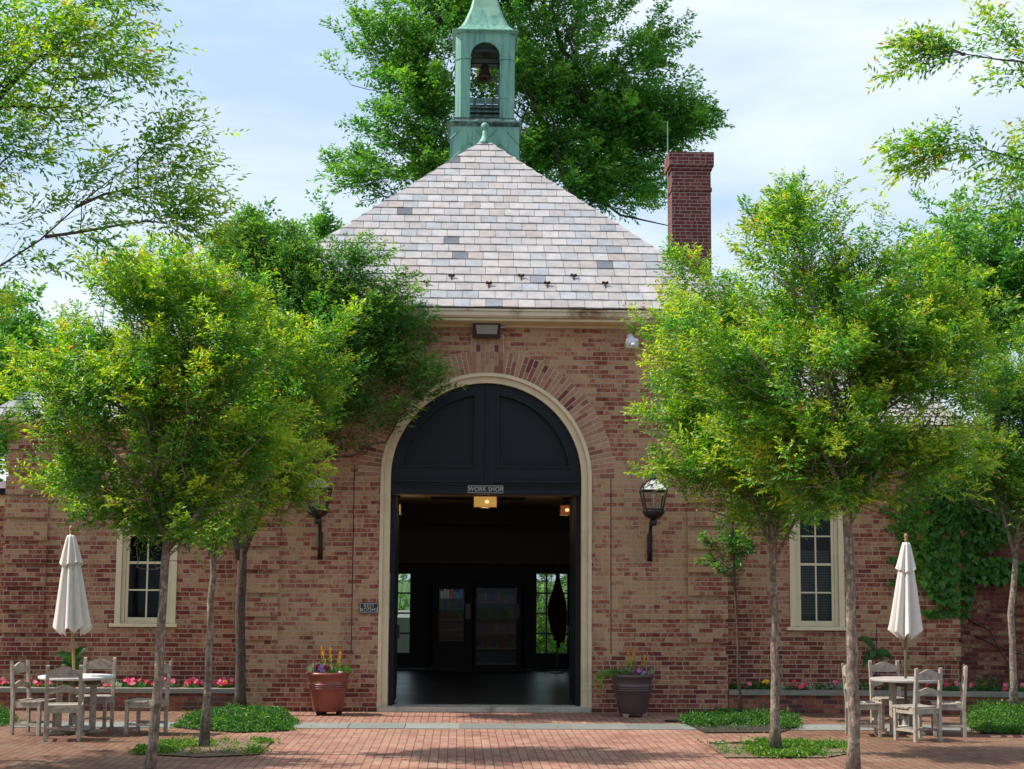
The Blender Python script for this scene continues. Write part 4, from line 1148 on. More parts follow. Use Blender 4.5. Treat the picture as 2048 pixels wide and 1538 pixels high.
for px, lb in ((232, 'silver leaved plant in the left bed between pink flowers'), (1622, 'silver leaved plant in the right bed between two trunks'), (1646, None), (1690, None), (1920, None), (1940, None), (2016, None), (1560, None), (1672, None)):
    Y = rnd.uniform(.2, .35); p = at(px, 1370, Y); right = px > 1000
    e = empty('silver_leaf_plant', 'silver leaved bedding plant in the right raised bed' if right else lb, 'plant', (p.x, Y, zbed), 0, 'silver plants in the right bed' if right else None)
    b = MB(); clump(b, 0, 0, 0, .06, .10, 70, (.40, .46, .42), .07, .014, 1.0); b.build('foliage', M['leaf_dk'], parent=e)
for px, h in ((448, .1), (130, .08), (178, .08), (282, .08), (1470, .12), (1512, .15), (1530, .14), (1545, .1), (1640, .12), (1700, .12), (1730, .15), (1775, .12), (1905, .12), (1960, .22), (1985, .25), (2025, .12)):
    Y = rnd.uniform(.2, .4); p = at(px, 1370, Y); right = px > 1000
    e = empty('green_bedding_plant', 'leafy green plant among the flowers of the %s raised bed' % ('right' if right else 'left'), 'plant', (p.x, Y, zbed), 0, 'green plants in the %s bed' % ('right' if right else 'left'))
    b = MB(); clump(b, 0, 0, 0, .09, h, 90, (.06, .17, .03), .06, .03, .5); b.build('foliage', M['leaf_dk'], parent=e)
    if px in (448, 1530): 
        b = MB()
        for _ in range(6): flower(b, (rnd.uniform(-.04, .04), -.05, h + rnd.uniform(0, .03)), .022, (.85, .55, .03), 6)
        b.build('bloom', M['petal'], parent=e)

# canna / banana-leaved plants
def canna(px, pytop, Y, blades, stalk, label, zb_=None):
    p = at(px, pytop, Y); e = empty('broad_leaf_plant', label, 'plant', (p.x, Y, zbed)); b = MB()
    for x0, z0, x1, z1, w_ in blades:
        A = at(x0, z0, Y); B_ = at(x1, z1, Y); A = A - e.location; B_ = B_ - e.location; n_ = 9
        A.y = 0; B_.y = rnd.uniform(-.12, .05); prev = None
        for k in range(n_):
            t = k / (n_ - 1); q = A.lerp(B_, t) + Vector((0, 0, .06 * math.sin(t * math.pi)))
            ww = w_ * math.sin(min(1, t * 1.15 + .08) * math.pi) ** .6 * .5 + .002; d = (B_ - A).normalized(); sd = d.cross(Vector((0, -1, .4))).normalized()
            cur = (q + sd * ww, q + Vector((0, .012, -.01)), q - sd * ww)
            if prev: b.tint = vj((.035, .11, .022), .25); b.add([*prev, *cur], [(0, 1, 4, 3), (1, 2, 5, 4)])
            prev = cur
    b.build('leaf', M['leaf_dk'], parent=e)
    b = MB(); q = at(stalk[0], stalk[1], Y) - e.location; b.tube([(0, 0, 0), (q.x * .5, 0, q.z * .5), (q.x, 0, q.z)], [.014, .010, .006], 8); b.build('stem', plain('dark_red_stalk', (.06, .015, .02), .5), parent=e)
canna(140, 1360, .38, [(148, 1325, 103, 1308, .10), (148, 1322, 176, 1292, .10), (146, 1332, 112, 1336, .08), (150, 1318, 160, 1300, .09), (146, 1330, 128, 1318, .10), (150, 1340, 168, 1318, .08)], (148, 1322), 'dark broad leaved plant behind the left umbrella pole')
canna(1752, 1365, .38, [(1750, 1298, 1714, 1276, .11), (1752, 1302, 1786, 1326, .12), (1750, 1300, 1722, 1346, .11), (1753, 1306, 1788, 1318, .10), (1750, 1300, 1738, 1328, .09), (1752, 1310, 1768, 1332, .09)], (1753, 1258), 'dark broad leaved plant with a thin red stalk right of the thickest pale trunk')

# ================================================================== TABLES, UMBRELLAS, CHAIRS
def table(px, pyg, label, top_m, diam, zt):
    p = gnd(px, pyg); e = empty('round_table', label, 'table', (p.x, p.y, 0), 0, 'round patio tables')
    b = MB(); r_ = diam / 2
    b.lathe(0, 0, [(0.026, zt - .035), (r_ - .01, zt - .035), (r_, zt - .025), (r_, zt - .006), (r_ - .006, zt), (0.026, zt)], 48); b.build('tabletop', top_m, parent=e)
    b = MB(); b.box(-r_ * .62, r_ * .62, -.03, .03, zt - .10, zt - .036); b.box(-.03, .03, -r_ * .62, -.031, zt - .10, zt - .036); b.box(-.03, .03, .031, r_ * .62, zt - .10, zt - .036); b.build('apron', M['teak_dk'], parent=e)
    for k in range(4):
        a_ = k * math.pi / 2 + .5; x, y = .21 * math.cos(a_), .21 * math.sin(a_)
        b = MB(); Mr = Matrix.Translation((x, y, 0)) @ Matrix.Rotation(a_, 4, 'Z'); b.box(-.035, .035, -.028, .028, .04, zt - .04, Mr); b.build('leg', M['teak'], parent=e, bevel=.004)
    b = MB(); Mr = Matrix.Rotation(.5, 4, 'Z'); b.box(-.32, .32, -.035, .035, 0, .039, Mr); b.box(-.035, .035, -.32, -.036, 0, .039, Mr); b.box(-.035, .035, .036, .32, 0, .039, Mr); b.build('foot', M['teak'], parent=e, bevel=.004)
    return p
def umbrella(p, pxt, pyt, pyb, label, wpx, leanx, pm, seed):
    rg = random.Random(seed)
    s_ = FPX / (p.y + DC) ; e = empty('patio_umbrella', label, 'umbrella', (p.x, p.y, 0), 0, 'closed patio umbrellas')
    zt = at(pxt, pyt, p.y).z; zb_ = at(pxt, pyb, p.y).z; xt = at(pxt, pyt, p.y).x - p.x
    Rb = wpx / 2 / s_
    b = MB(); b.lathe(0, 0, [(0, .04), (.17, .04), (.185, .055), (.18, .085), (.05, .10), (.035, .11), (.03, .22), (0.02, .22)], 32); b.build('base', M['stone'], parent=e, smooth=False)
    def ax(z): return xt * (z / zt) ** 1.0
    b = MB(); b.tube([(ax(z), 0, z) for z in (.11, 1.0, zb_ + .1, zt + .02)], [.019] * 4, 12); b.build('pole', pm, parent=e, smooth=True)
    b = MB(); b.lathe(xt, 0, [(0.0, zt), (.02, zt), (.022, zt + .02), (.014, zt + .03), (.026, zt + .055), (.024, zt + .08), (0, zt + .105)], 14); b.build('finial', M['pole'], parent=e, smooth=True)
    n_ = 96; ph = [rg.uniform(-.2, .2) for _ in range(8)]
    def make(z0, z1, r0, r1, rows, amp, hem, name, extra=0):
        vs_ = []
        for i in range(rows + 1):
            t = i / rows; z = z0 + (z1 - z0) * t; rr = r0 + (r1 - r0) * t ** .85
            for j in range(n_):
                a_ = 2 * math.pi * j / n_; k = 8
                wv = abs(math.cos(a_ * k / 2 + ph[j * 8 // n_] * .6 + .35 * t)) ** 1.2
                am = amp * (.45 + .55 * t); r_ = rr * (1 - am + am * wv * 1.15) * (1 + .035 * math.sin(3 * a_ + seed + t * 2))
                zz = z - (hem * (.5 - wv) * t ** 10 if hem else 0) + .02 * math.sin(2 * a_ + seed) * t ** 6
                vs_.append((ax(z) + r_ * math.cos(a_) + extra, r_ * math.sin(a_), zz))
        fs_ = [(i * n_ + j, i * n_ + (j + 1) % n_, (i + 1) * n_ + (j + 1) % n_, (i + 1) * n_ + j) for i in range(rows) for j in range(n_)]
        fs_.append(tuple(range(n_)))
        q = MB(); q.add(vs_, fs_); return q.build(name, M['canvas'], parent=e, smooth=True)
    zm = zt - .62 * (zt - zb_) * .52
    make(zt - .02, zm, .045, Rb * .60, 14, .34, .04, 'vent_flap')
    make(zt - .10, zb_, .05, Rb * .97, 30, .46, .10, 'canopy')
    return e
tl = table(150, 1467, 'round table with a bright pale top, in the left seating group', M['tabletop'], .93, .70)
tr_ = table(1811, 1467, 'round table with a grey weathered top, in the right seating group', M['tabletop_dk'], .86, .69)
umbrella(tl, 142, 1067, 1262, 'closed off white umbrella leaning slightly left over the left table', 76, 0, M['pole'], 3)
umbrella(tr_, 1812, 1082, 1270, 'closed off white umbrella standing over the right table', 68, 0, M['pole_dk'], 8)

def wavy_rail(b, x0, x1, y, z0, h, th=.022, rise=.04, lower=0.0):
    n_ = 16; up, lo = [], []
    for i in range(n_ + 1):
        t = i / n_; x = x0 + (x1 - x0) * t; k = math.cos((t - .5) * 2 * math.pi) * .5 + .5
        up.append((x, z0 + h + rise * (k - .0))); lo.append((x, z0 + lower * k))
    b.plate(lo + up[::-1], [], y - th / 2, y + th / 2)
def make_chair(name='garden_chair'):
    e = empty(name, None, None)
    W_, D_, SH, BH = .42, .40, .415, .88; l = .042
    hx, hy = W_ / 2 - l / 2, D_ / 2 - l / 2
    # faces +Y ; back at -Y
    for s in (-1, 1):
        b = MB(); b.box(s * hx - l / 2, s * hx + l / 2, hy - l / 2, hy + l / 2, 0, SH - .018); b.build('leg', M['teak'], parent=e, bevel=.004)
        b = MB()
        q = [(-hy - l / 2, 0), (-hy + l / 2, 0), (-hy + l / 2, SH), (-hy + l / 2 - .045, BH - .01), (-hy + l / 2 - .055, BH + .005), (-hy - l / 2 - .03, BH), (-hy - l / 2 - .035, BH - .02), (-hy - l / 2, SH)]
        vs_ = [(s * hx - l / 2, y, z) for y, z in q] + [(s * hx + l / 2, y, z) for y, z in q]; k = len(q)
        b.add(vs_, [tuple(range(k)), tuple(range(2 * k - 1, k - 1, -1))] + [(i, (i + 1) % k, k + (i + 1) % k, k + i) for i in range(k)])
        b.build('back_post', M['teak'], parent=e, bevel=.003)
    def tilt(z): return -hy - .048 * max(0, (z - SH)) / (BH - SH) * .9
    b = MB(); wavy_rail(b, -hx + l / 2, hx - l / 2, tilt(.79), .735, .085, rise=.045); b.build('top_rail', M['teak'], parent=e)
    b = MB(); wavy_rail(b, -hx + l / 2, hx - l / 2, tilt(.60), .545, .065, rise=.035, lower=.03); b.build('middle_rail', M['teak'], parent=e)
    b = MB(); sw = hx + l / 2 + .008
    y = -hy + l / 2 + .004
    ns = 5; dd = (hy + l / 2 + .015 - y) / ns
    for i in range(ns):
        dip = -.010 * math.sin(math.pi * (i + .5) / ns)
        b.box(-sw if i else -hx + l / 2 + .002, sw if i else hx - l / 2 - .002, y + i * dd + .003, y + (i + 1) * dd - .003, SH - .017 + dip, SH + .006 + dip)
    b.build('seat', M['teak'], parent=e, bevel=.003)
    b = MB(); a0, a1 = SH - .085, SH - .019
    b.box(-hx + l / 2, hx - l / 2, hy - .012, hy + .012, a0, a1); b.box(-hx + l / 2, hx - l / 2, -hy - .012, -hy + .012, a0, a1)
    for s in (-1, 1): b.box(s * hx - .012, s * hx + .012, -hy + l / 2, hy - l / 2, a0, a1)
    b.build('seat_frame', M['teak'], parent=e)
    b = MB()
    for s in (-1, 1): b.box(s * hx - .012, s * hx + .012, -hy + l / 2, hy - l / 2, .115, .145)
    b.box(-hx + .013, hx - .013, -.014, .014, .117, .143); b.build('stretcher', M['teak'], parent=e)
    return e
proto = make_chair(); used = [False]
def chair(px, pyg, face, label, grp):
    """face = world direction (x,y) the seat faces"""
    p = gnd(px, pyg); rz = math.atan2(face[1], face[0]) - math.pi / 2
    o = proto if not used[0] else copy_tree(proto); used[0] = True
    o.location = (p.x, p.y, 0); o.rotation_euler = (0, 0, rz); tag(o, label, 'chair', grp)
    return o
GL, GR = 'teak chairs round the left table', 'teak chairs round the right table'
chair(125, 1480, (-.19, .98), 'grey teak chair with its back to us, nearest of the left group', GL)
chair(186, 1457.5, (-.05, -1), 'grey teak chair behind the left table, facing us', GL)
chair(66, 1468, (.95, -.25), 'grey teak chair at the left edge, side on and facing right', GL)
chair(292, 1468, (-.97, .18), 'grey teak chair half hidden by a trunk, drawn back right of the left table', GL)
chair(1836, 1481, (-.42, .90), 'grey teak chair with its back to us, nearest of the right group', GR)
chair(1783, 1460, (.12, -1), 'grey teak chair behind the right table, facing us', GR)
chair(1727, 1471, (.97, -.12), 'grey teak chair half behind the thick pale trunk, facing right', GR)
chair(1898, 1471, (-.96, .22), 'grey teak chair at the far right of the right table, facing left', GR)

# the lit hall lamps give a little warm light
for nm, (px, py, Y, pw_) in {'a': (970, 1022, 2.3, 4), 'b': (800, 1034, 3.7, 1.5), 'c': (1128, 1034, 3.7, 1.2)}.items():
    l_ = bpy.data.lights.new('hall_lamp_light', 'POINT'); l_.energy = pw_; l_.color = (1, .66, .32); l_.shadow_soft_size = .08
    o = bpy.data.objects.new('hall_lamp_light', l_); C.objects.link(o); o.location = at(px, py, Y)

# ================================================================== TREES AND GREENERY
UPV = np.array([0, 0, 1.0])
def nrm(a): return a / (np.linalg.norm(a, axis=-1, keepdims=True) + 1e-9)

def leaves_mesh(name, P, D, NR, LN, WD, T, mat, parent):
    """diamond leaves: base P, direction D, approx normal NR, length, width, tint T"""
    D = nrm(D); SD = nrm(np.cross(D, NR)); NN = np.cross(SD, D)
    ln, wd = LN[:, None], WD[:, None]
    m_ = P + D * ln * 0.45
    V = np.empty((len(P), 4, 3)); V[:, 0] = P; V[:, 1] = m_ + SD * wd / 2 + NN * wd * .16; V[:, 2] = P + D * ln - NN * ln * .10; V[:, 3] = m_ - SD * wd / 2 + NN * wd * .16
    i = np.arange(len(P))[:, None] * 4
    F = np.concatenate([i + np.array([[0, 1, 2]]), i + np.array([[0, 2, 3]])], 1).reshape(-1, 3)
    return fast_mesh(name, V.reshape(-1, 3), F, mat, parent, np.repeat(T, 4, 0))

def plume_leaves(rg, B, D, L, nside, nleaf, ll, lw, droop, cols, red, dense_end=.12):
    """feathery shoots: axis from B along D, side twigs, leaves on the twigs"""
    n = len(B); D = nrm(D); Ln = L[:, None]
    a1 = nrm(np.cross(D, UPV + rg.normal(0, .1, (n, 3)))); a2 = np.cross(D, a1)
    t = np.linspace(dense_end, 1, nside)[None, :, None] + rg.uniform(-.03, .03, (n, nside, 1)); t = np.clip(t, 0, 1)
    ang = rg.uniform(0, 6.28, (n, 1)) + np.arange(nside)[None] * 2.4 + rg.normal(0, .3, (n, nside))
    per = a1[:, None] * np.cos(ang)[..., None] + a2[:, None] * np.sin(ang)[..., None]
    A = B[:, None] + D[:, None] * (Ln[:, None] * t) - UPV * (droop * Ln[:, None] * t ** 2.2)
    sd = nrm(D[:, None] * .75 + per * .85 * (1.05 - .45 * t) + UPV * .15 + rg.normal(0, .12, (n, nside, 3)))
    sl = Ln[:, None] * (.46 * (1 - .62 * t) + .08) * rg.uniform(.7, 1.2, (n, nside, 1))
    s = np.linspace(.12, 1, nleaf)[None, None, :, None] + rg.uniform(-.04, .04, (n, nside, nleaf, 1))
    P = A[:, :, None] + sd[:, :, None] * (sl[:, :, None] * s) - UPV * (droop * .5 * sl[:, :, None] * s ** 2)
    b1 = nrm(np.cross(sd, UPV + rg.normal(0, .35, sd.shape)))
    sg = np.where(np.arange(nleaf) % 2 == 0, 1.0, -1.0)[None, None, :, None]
    LD = nrm(sd[:, :, None] * .62 + b1[:, :, None] * sg * .85 * (1 - .55 * np.clip(s, 0, 1) ** 3) - UPV * .22 + rg.normal(0, .22, P.shape))
    NR = nrm(UPV * .75 + rg.normal(0, .62, P.shape) + np.array([-.1, -.25, 0]))
    age = np.clip(t[:, :, None] * .6 + s * .5 + rg.normal(0, .10, (n, nside, nleaf, 1)) + rg.normal(0, .22, (n, 1, 1, 1)) - .08, 0, 1.15)
    k = rg.uniform(.78, 1.22, (n, nside, nleaf, 1)) * rg.uniform(.85, 1.15, (n, 1, 1, 1))
    c0, c1 = np.array(cols[0]), np.array(cols[1]); f = np.clip((age - .35) / .6, 0, 1) ** 1.3
    T = (c0 * (1 - f) + c1 * f) * k
    rm = (age > .82) & (rg.random(age.shape) < red); T = np.minimum(np.where(rm, np.array(cols[2]) * k, T), .62)
    sz = rg.uniform(.7, 1.15, (n, nside, nleaf)) * (1 - .25 * (s[..., 0] > .9))
    keep = rg.random(sz.size) < .93
    f3 = lambda x: x.reshape(-1, 3)[keep]
    axis = [B + D * L[:, None] * q - UPV * droop * L[:, None] * q ** 2.2 for q in (0, .33, .66, .95)]
    return (f3(P), f3(LD), f3(NR), (sz * ll).ravel()[keep], (sz * lw).ravel()[keep], f3(np.broadcast_to(T, P.shape))), axis

def grow(rg, chains, starts, targets, step=.22, bend=.25, pen=.35):
    """chains: existing polylines; connects every target to the nearest limb below it"""
    pts, dist, par = [], [], []
    for ch in chains:
        for k, p in enumerate(ch):
            par.append(len(pts) - 1 if k else -1); pts.append(np.array(p, float)); dist.append(0 if not k else dist[-1] + np.linalg.norm(pts[-1] - pts[-2]))
    ok = list(starts)            # nodes from which branches may leave
    root = np.array(pts[ok[0]])
    cap = len(pts) + len(targets) * 14
    PA = np.empty((cap, 3)); PA[:len(pts)] = np.array(pts); DA = np.zeros(cap); DA[:len(pts)] = dist
    OKm = np.zeros(cap, bool); OKm[ok] = True
    par += [-1] * (cap - len(pts)); n = len(pts); out = []
    rk = np.full(cap, 0.0)
    order = np.argsort(np.linalg.norm(targets - root, axis=1))
    for i in order:
        tg = targets[i]; d = np.linalg.norm(PA[:n] - tg, axis=1); dr = np.linalg.norm(tg - root)
        cost = d + pen * DA[:n] + np.where(np.linalg.norm(PA[:n] - root, axis=1) > dr, .6, 0) + np.where(PA[:n, 2] > tg[2] + .05, .5, 0) + np.where(OKm[:n], 0, 1e6)
        j = int(np.argmin(cost)); p0 = PA[j].copy(); ln = d[j]
        m_ = max(2, min(12, int(ln / step) + 1))
        mid = (p0 + tg) / 2 + np.array([0, 0, -bend * ln * .35]) * (1 if tg[2] > p0[2] else -.3) + rg.normal(0, .05 * ln, 3)
        prev = j; ch = [j]
        for k in range(1, m_ + 1):
            q = k / m_; p = (1 - q) ** 2 * p0 + 2 * q * (1 - q) * mid + q * q * tg
            PA[n] = p; DA[n] = DA[prev] + np.linalg.norm(p - PA[prev]); par[n] = prev; OKm[n] = True; prev = n; ch.append(n); n += 1
            if n >= cap - 1: break
        out.append(ch)
        if n >= cap - 14: break
    cnt = np.zeros(n); ends = [c[-1] for c in out]
    for e in ends: cnt[e] += 1
    for k in range(n - 1, 0, -1):
        if par[k] >= 0: cnt[par[k]] += cnt[k]
    return PA[:n], par, cnt, out

def make_tree(name, label, cat, Y, trunk, r_base, r_top, blobs, nplume, ll, lw, cols, red=.12, droop=.18, L=(.45, .8), nside=13, nleaf=11,
              seed=1, extra=(), up=.45, bark='bark', leafm='leaf', fork=None, group=None, rtip=.0024, pw=.5, along=0, clump=0, shell=.5, base=None, extrar=.02, step=.22):
    rg = np.random.default_rng(seed)
    T0 = [at(x, y, Y) for x, y in trunk]
    if base is not None: T0 = [Vector(base)] + T0
    T0[0].z = max(T0[0].z, -.05) if T0[0].z < 0.3 else T0[0].z
    e = empty(name, label, cat, (T0[0].x, T0[0].y, 0), 0, group)
    # subdivide trunk
    tp = []
    for a, c_ in zip(T0[:-1], T0[1:]):
        k = max(1, int((c_ - a).length / .25))
        for i in range(k): tp.append(np.array(a.lerp(c_, i / k)))
    tp.append(np.array(T0[-1]))
    tp = [p + (rg.normal(0, .006, 3) if i else 0) for i, p in enumerate(tp)]
    fk = np.array(at(*fork, Y)) if fork else tp[-1]
    # plume bases in the crown blobs
    Bs, Ds = [], []
    wts = np.array([b_[6] if len(b_) > 6 else b_[3] * b_[4] * b_[5] for b_ in blobs], float); wts /= wts.sum()
    for b_, w_ in zip(blobs, wts):
        c_ = np.array(at(b_[0], b_[1], Y + b_[2])); m_ = int(round(nplume * w_)); r3 = np.array(b_[3:6]) * (.80 if clump else 1)
        u = nrm(rg.normal(0, 1, (m_, 3))); rr = (shell + (1 - shell) * rg.random((m_, 1))) if shell > 0 else rg.random((m_, 1)) ** (1 / 3)
        rr = np.where(rg.random((m_, 1)) < .25, rr * rg.random((m_, 1)), rr); rr = np.where(rg.random((m_, 1)) < .14, rg.uniform(1.0, 1.32, (m_, 1)), rr)
        p = c_ + u * rr * r3
        if clump and m_ > 3:
            kc = max(3, m_ // clump); cc = p[:kc]; pk = rg.integers(0, kc, m_); p = cc[pk] + rg.normal(0, 1, (m_, 3)) * np.array([.30, .30, .13]) * (L[1] / .7); p[:kc] = cc; u = nrm(p - c_)
        Bs.append(p); Ds.append(nrm(nrm(p - fk) * .8 + u * .55 + UPV * up + rg.normal(0, .2, (m_, 3))))
    B = np.concatenate(Bs); D = np.concatenate(Ds)
    if clump:
        q = np.full(len(B), 9.0)
        for b_ in blobs:
            c_ = np.array(at(b_[0], b_[1], Y + b_[2])); q = np.minimum(q, np.linalg.norm((B - c_) / np.array(b_[3:6]), axis=1))
        B, D = B[q < 1.08], D[q < 1.08]
    Lp = rg.uniform(L[0], L[1], len(B)); B = B - D * Lp[:, None] * .8
    SEL = []
    chains = [tp]; starts0 = [i for i in range(len(tp)) if tp[i][2] >= fk[2] - .35 and i > len(tp) - 5] or [len(tp) - 1]
    allp = list(tp); chains_idx = len(tp)
    for ex in extra:      # explicit limbs given in photo pixels with depth offsets
        pl = [np.array(at(x, y, Y + dy)) for x, y, dy in ex]; q = []
        for a, c_ in zip(pl[:-1], pl[1:]):
            k = max(1, int(np.linalg.norm(c_ - a) / .2))
            for i in range(k): q.append(a + (c_ - a) * i / k)
        q.append(pl[-1]); chains.append(q); starts0 += list(range(chains_idx + 1, chains_idx + len(q))); chains_idx += len(q)
    if along:
        segs = []
        for q in chains[1:]:
            for i in range(max(1, int(len(q) * .12)), len(q)): segs.append((q[i], nrm(q[i] - q[i - 1]), i / len(q)))
        for q in chains[1:]: segs += [(q[-1], nrm(q[-1] - q[-2]), 1.0)] * 3
        pk = rg.integers(0, len(segs), along); b2 = np.array([segs[i][0] for i in pk]); t2 = np.array([segs[i][1] for i in pk])
        sd_ = nrm(np.cross(t2, rg.normal(0, 1, t2.shape))); end = np.array([segs[i][2] for i in pk])[:, None]
        D2 = nrm(t2 * (.6 + .6 * end) + sd_ * (.8 - .5 * end) + UPV * up * .5); B2 = b2 + D2 * .03
        B = np.concatenate([B, B2]); D = np.concatenate([D, D2]); Lp = np.concatenate([Lp, rg.uniform(L[0], L[1], along)])
    PA, par, cnt, out = grow(rg, chains, starts0, B, step=step)
    tot = max(cnt.max(), 1)
    mb = MB(); rad = lambda k: rtip + (r_top - rtip) * (cnt[k] / tot) ** pw
    th = len(tp); hs = [(i / (th - 1)) for i in range(th)]
    rr = [r_base + (r_top - r_base) * h ** .8 + (.35 * r_base * max(0, 1 - h * 14) if base is None else 0) for h in hs]
    rr = [r_ * (1 + rg.normal(0, .035)) for r_ in rr]
    mb.tube(tp + [tp[-1] + nrm(tp[-1] - tp[-2]) * r_top * .9], rr + [r_top * .45], 12)
    off = len(tp)
    for q in chains[1:]:
        k = len(q); r_ = [max(extrar * (1 - .8 * i / k), rad(off + i) * .8 * (1 - .65 * i / k), rtip) for i in range(k)]; mb.tube(q, r_, 7); off += k
    for ch in out:
        r_ = [rad(k) if i else min(rad(ch[1]) * 1.05, rad(k)) for i, k in enumerate(ch)]
        r_[0] = rad(ch[1]) * 1.1
        mb.tube([PA[k] for k in ch], r_, 6 if r_[0] > .012 else 4, cap=False)
    lv, axis = plume_leaves(rg, B, D, Lp, nside, nleaf, ll, lw, droop, cols, red)
    ax = np.stack(axis, 1)
    for i in range(len(ax)): mb.tube(ax[i], [rtip, rtip * .8, rtip * .6, rtip * .4], 3, cap=False)
    inv = Matrix.Translation(-e.location)
    o = mb.build('trunk', M[bark], smooth=True, recalc=False); o.parent = e; o.matrix_parent_inverse = inv
    o = leaves_mesh('crown', *lv, M[leafm], None); o.parent = e; o.matrix_parent_inverse = inv
    return e

GRN = ((.062, .235, .016), (.40, .545, .035), (.50, .24, .05))
DRK = ((.042, .15, .022), (.16, .31, .035), (.28, .12, .05))
OAK = ((.066, .22, .030), (.21, .40, .05), (.14, .25, .04))
Y1 = YD(206); Y2 = YD(178); Y3 = YD(140)
# left group
make_tree('courtyard_tree', 'bright green courtyard tree with the nearest trunk of the left three, left of the window', 'tree', Y1,
          [(296, 1556), (306, 1490), (318, 1350), (324, 1220), (329, 1130), (336, 1060), (338, 1000)], .052, .036,
          [(300, 760, 0, 1.10, 1.2, 1.0), (180, 720, .1, .75, .8, .75), (450, 760, -.1, .85, .9, .85), (330, 600, 0, .80, .9, .55), (300, 545, 0, .8, .8, .42, .5), (420, 560, 0, .45, .6, .4, .3), (250, 920, .1, .85, .8, .45), (430, 930, 0, .65, .7, .4), (560, 900, 0, .42, .6, .45), (120, 790, 0, .45, .6, .5), (480, 650, 0, .6, .6, .5), (90, 700, 0, .4, .5, .45), (250, 1000, 0, .5, .6, .28, .20), (400, 1040, 0, .42, .5, .25, .16), (330, 960, 0, .6, .7, .35, .25), (130, 900, 0, .45, .5, .35, .2)],
          720, .062, .021, GRN, seed=11, nside=14, nleaf=11, fork=(338, 1070), L=(.40, .68), clump=11, extrar=.026,
          extra=[[(337, 1085, 0), (290, 985, -.1), (215, 890, -.2), (130, 790, -.3)], [(338, 1060, 0), (300, 900, -.2), (235, 740, -.3), (190, 620, -.2)], [(338, 1020, 0), (335, 880, -.1), (320, 720, -.1), (300, 570, 0)],
                 [(338, 1050, 0), (370, 920, -.1), (430, 780, -.2), (470, 660, -.2)], [(336, 1100, 0), (385, 1040, -.1), (450, 940, -.2), (530, 870, -.2)], [(338, 1030, 0), (350, 880, .3), (400, 720, .5), (400, 580, .5)]])
make_tree('courtyard_tree', 'green courtyard tree whose slim trunk is the middle of the left three', 'tree', Y2,
          [(408, 1492), (414, 1400), (420, 1260), (425, 1150), (424, 1100), (418, 1040)], .046, .032,
          [(555, 760, 0, .75, .9, .9), (480, 880, 0, .8, .9, .75), (665, 670, 0, .40, .5, .5), (565, 930, 0, .36, .6, .34), (440, 1040, 0, .4, .5, .22, .12), (612, 955, .1, .30, .4, .24, .09), (520, 620, .1, .55, .7, .5)],
          420, .066, .022, GRN, seed=12, nside=13, nleaf=11, fork=(423, 1110), L=(.42, .75), clump=11, extrar=.024,
          extra=[[(424, 1120, 0), (450, 1040, 0), (520, 920, -.1), (600, 830, -.1)], [(424, 1110, 0), (440, 980, -.1), (500, 820, -.1), (540, 680, 0)], [(424, 1120, 0), (402, 1050, 0), (400, 920, .1)]])
make_tree('courtyard_tree', 'dark leaved tree on a dark forked trunk close to the centre bay wall', 'tree', Y3,
          [(479, 1424), (480, 1350), (480, 1240), (482, 1160), (484, 1100)], .080, .062,
          [(640, 640, 0, 1.2, .9, .9), (750, 610, .1, .8, .7, .65), (790, 700, 0, .6, .6, .5), (560, 560, 0, .8, .8, .8), (690, 560, 0, .8, .7, .45), (720, 780, 0, .5, .6, .35), (600, 800, 0, .9, .8, .6), (480, 480, .2, .45, .5, .55, .45), (568, 478, .2, .38, .4, .50, .35), (855, 735, 0, .35, .5, .35, .18), (780, 800, 0, .4, .5, .2, .12), (680, 500, 0, .7, .6, .3, .3)],
          620, .080, .027, DRK, red=.05, seed=13, nside=13, nleaf=11, fork=(484, 1130), L=(.6, 1.15), bark='bark_dk', leafm='leaf_dk', droop=.3, clump=12,
          extra=[[(484, 1110, 0), (505, 1060, 0), (560, 930, 0), (640, 820, 0)], [(482, 1120, 0), (462, 1060, 0), (470, 900, 0), (500, 700, 0)]], extrar=.055)
# right group
Y4 = YD(206); Y5 = YD(176); Y6 = YD(143); Y7 = YD(141)
make_tree('courtyard_tree', 'bright yellow green tree with the thickest pale trunk, in front of the right window', 'tree', Y4,
          [(1706, 1556), (1708, 1480), (1704, 1300), (1702, 1160), (1697, 1060), (1692, 990), (1690, 930)], .060, .042,
          [(1640, 690, 0, 1.15, 1.3, 1.05), (1780, 660, .1, 1.0, 1.0, .95), (1610, 520, 0, .75, .8, .65), (1460, 700, 0, .75, .9, .75), (1900, 680, 0, .60, .7, .7), (1590, 880, 0, .9, .9, .5), (1800, 880, 0, .85, .9, .45), (1740, 500, 0, .6, .6, .4), (1385, 600, 0, .40, .5, .38), (1900, 560, 0, .40, .5, .42), (1590, 425, 0, .50, .5, .42, .35), (1960, 780, 0, .35, .4, .4), (1680, 950, 0, .75, .7, .3, .35), (1850, 930, 0, .5, .6, .3, .2)],
          860, .062, .021, GRN, seed=21, nside=14, nleaf=11, fork=(1690, 985), L=(.40, .70), clump=11,
          extra=[[(1696, 1050, 0), (1740, 970, -.1), (1810, 870, -.2), (1890, 760, -.2)], [(1694, 1000, 0), (1640, 890, -.2), (1560, 770, -.3), (1480, 680, -.3)], [(1692, 980, 0), (1665, 840, -.2), (1640, 690, -.3), (1610, 520, -.1)],
                 [(1691, 960, 0), (1700, 820, -.1), (1712, 650, -.1), (1730, 520, 0)], [(1692, 970, 0), (1745, 840, -.2), (1800, 700, -.3), (1850, 580, -.2)], [(1692, 990, 0), (1640, 900, .3), (1590, 740, .5), (1590, 560, .5)]], extrar=.030)
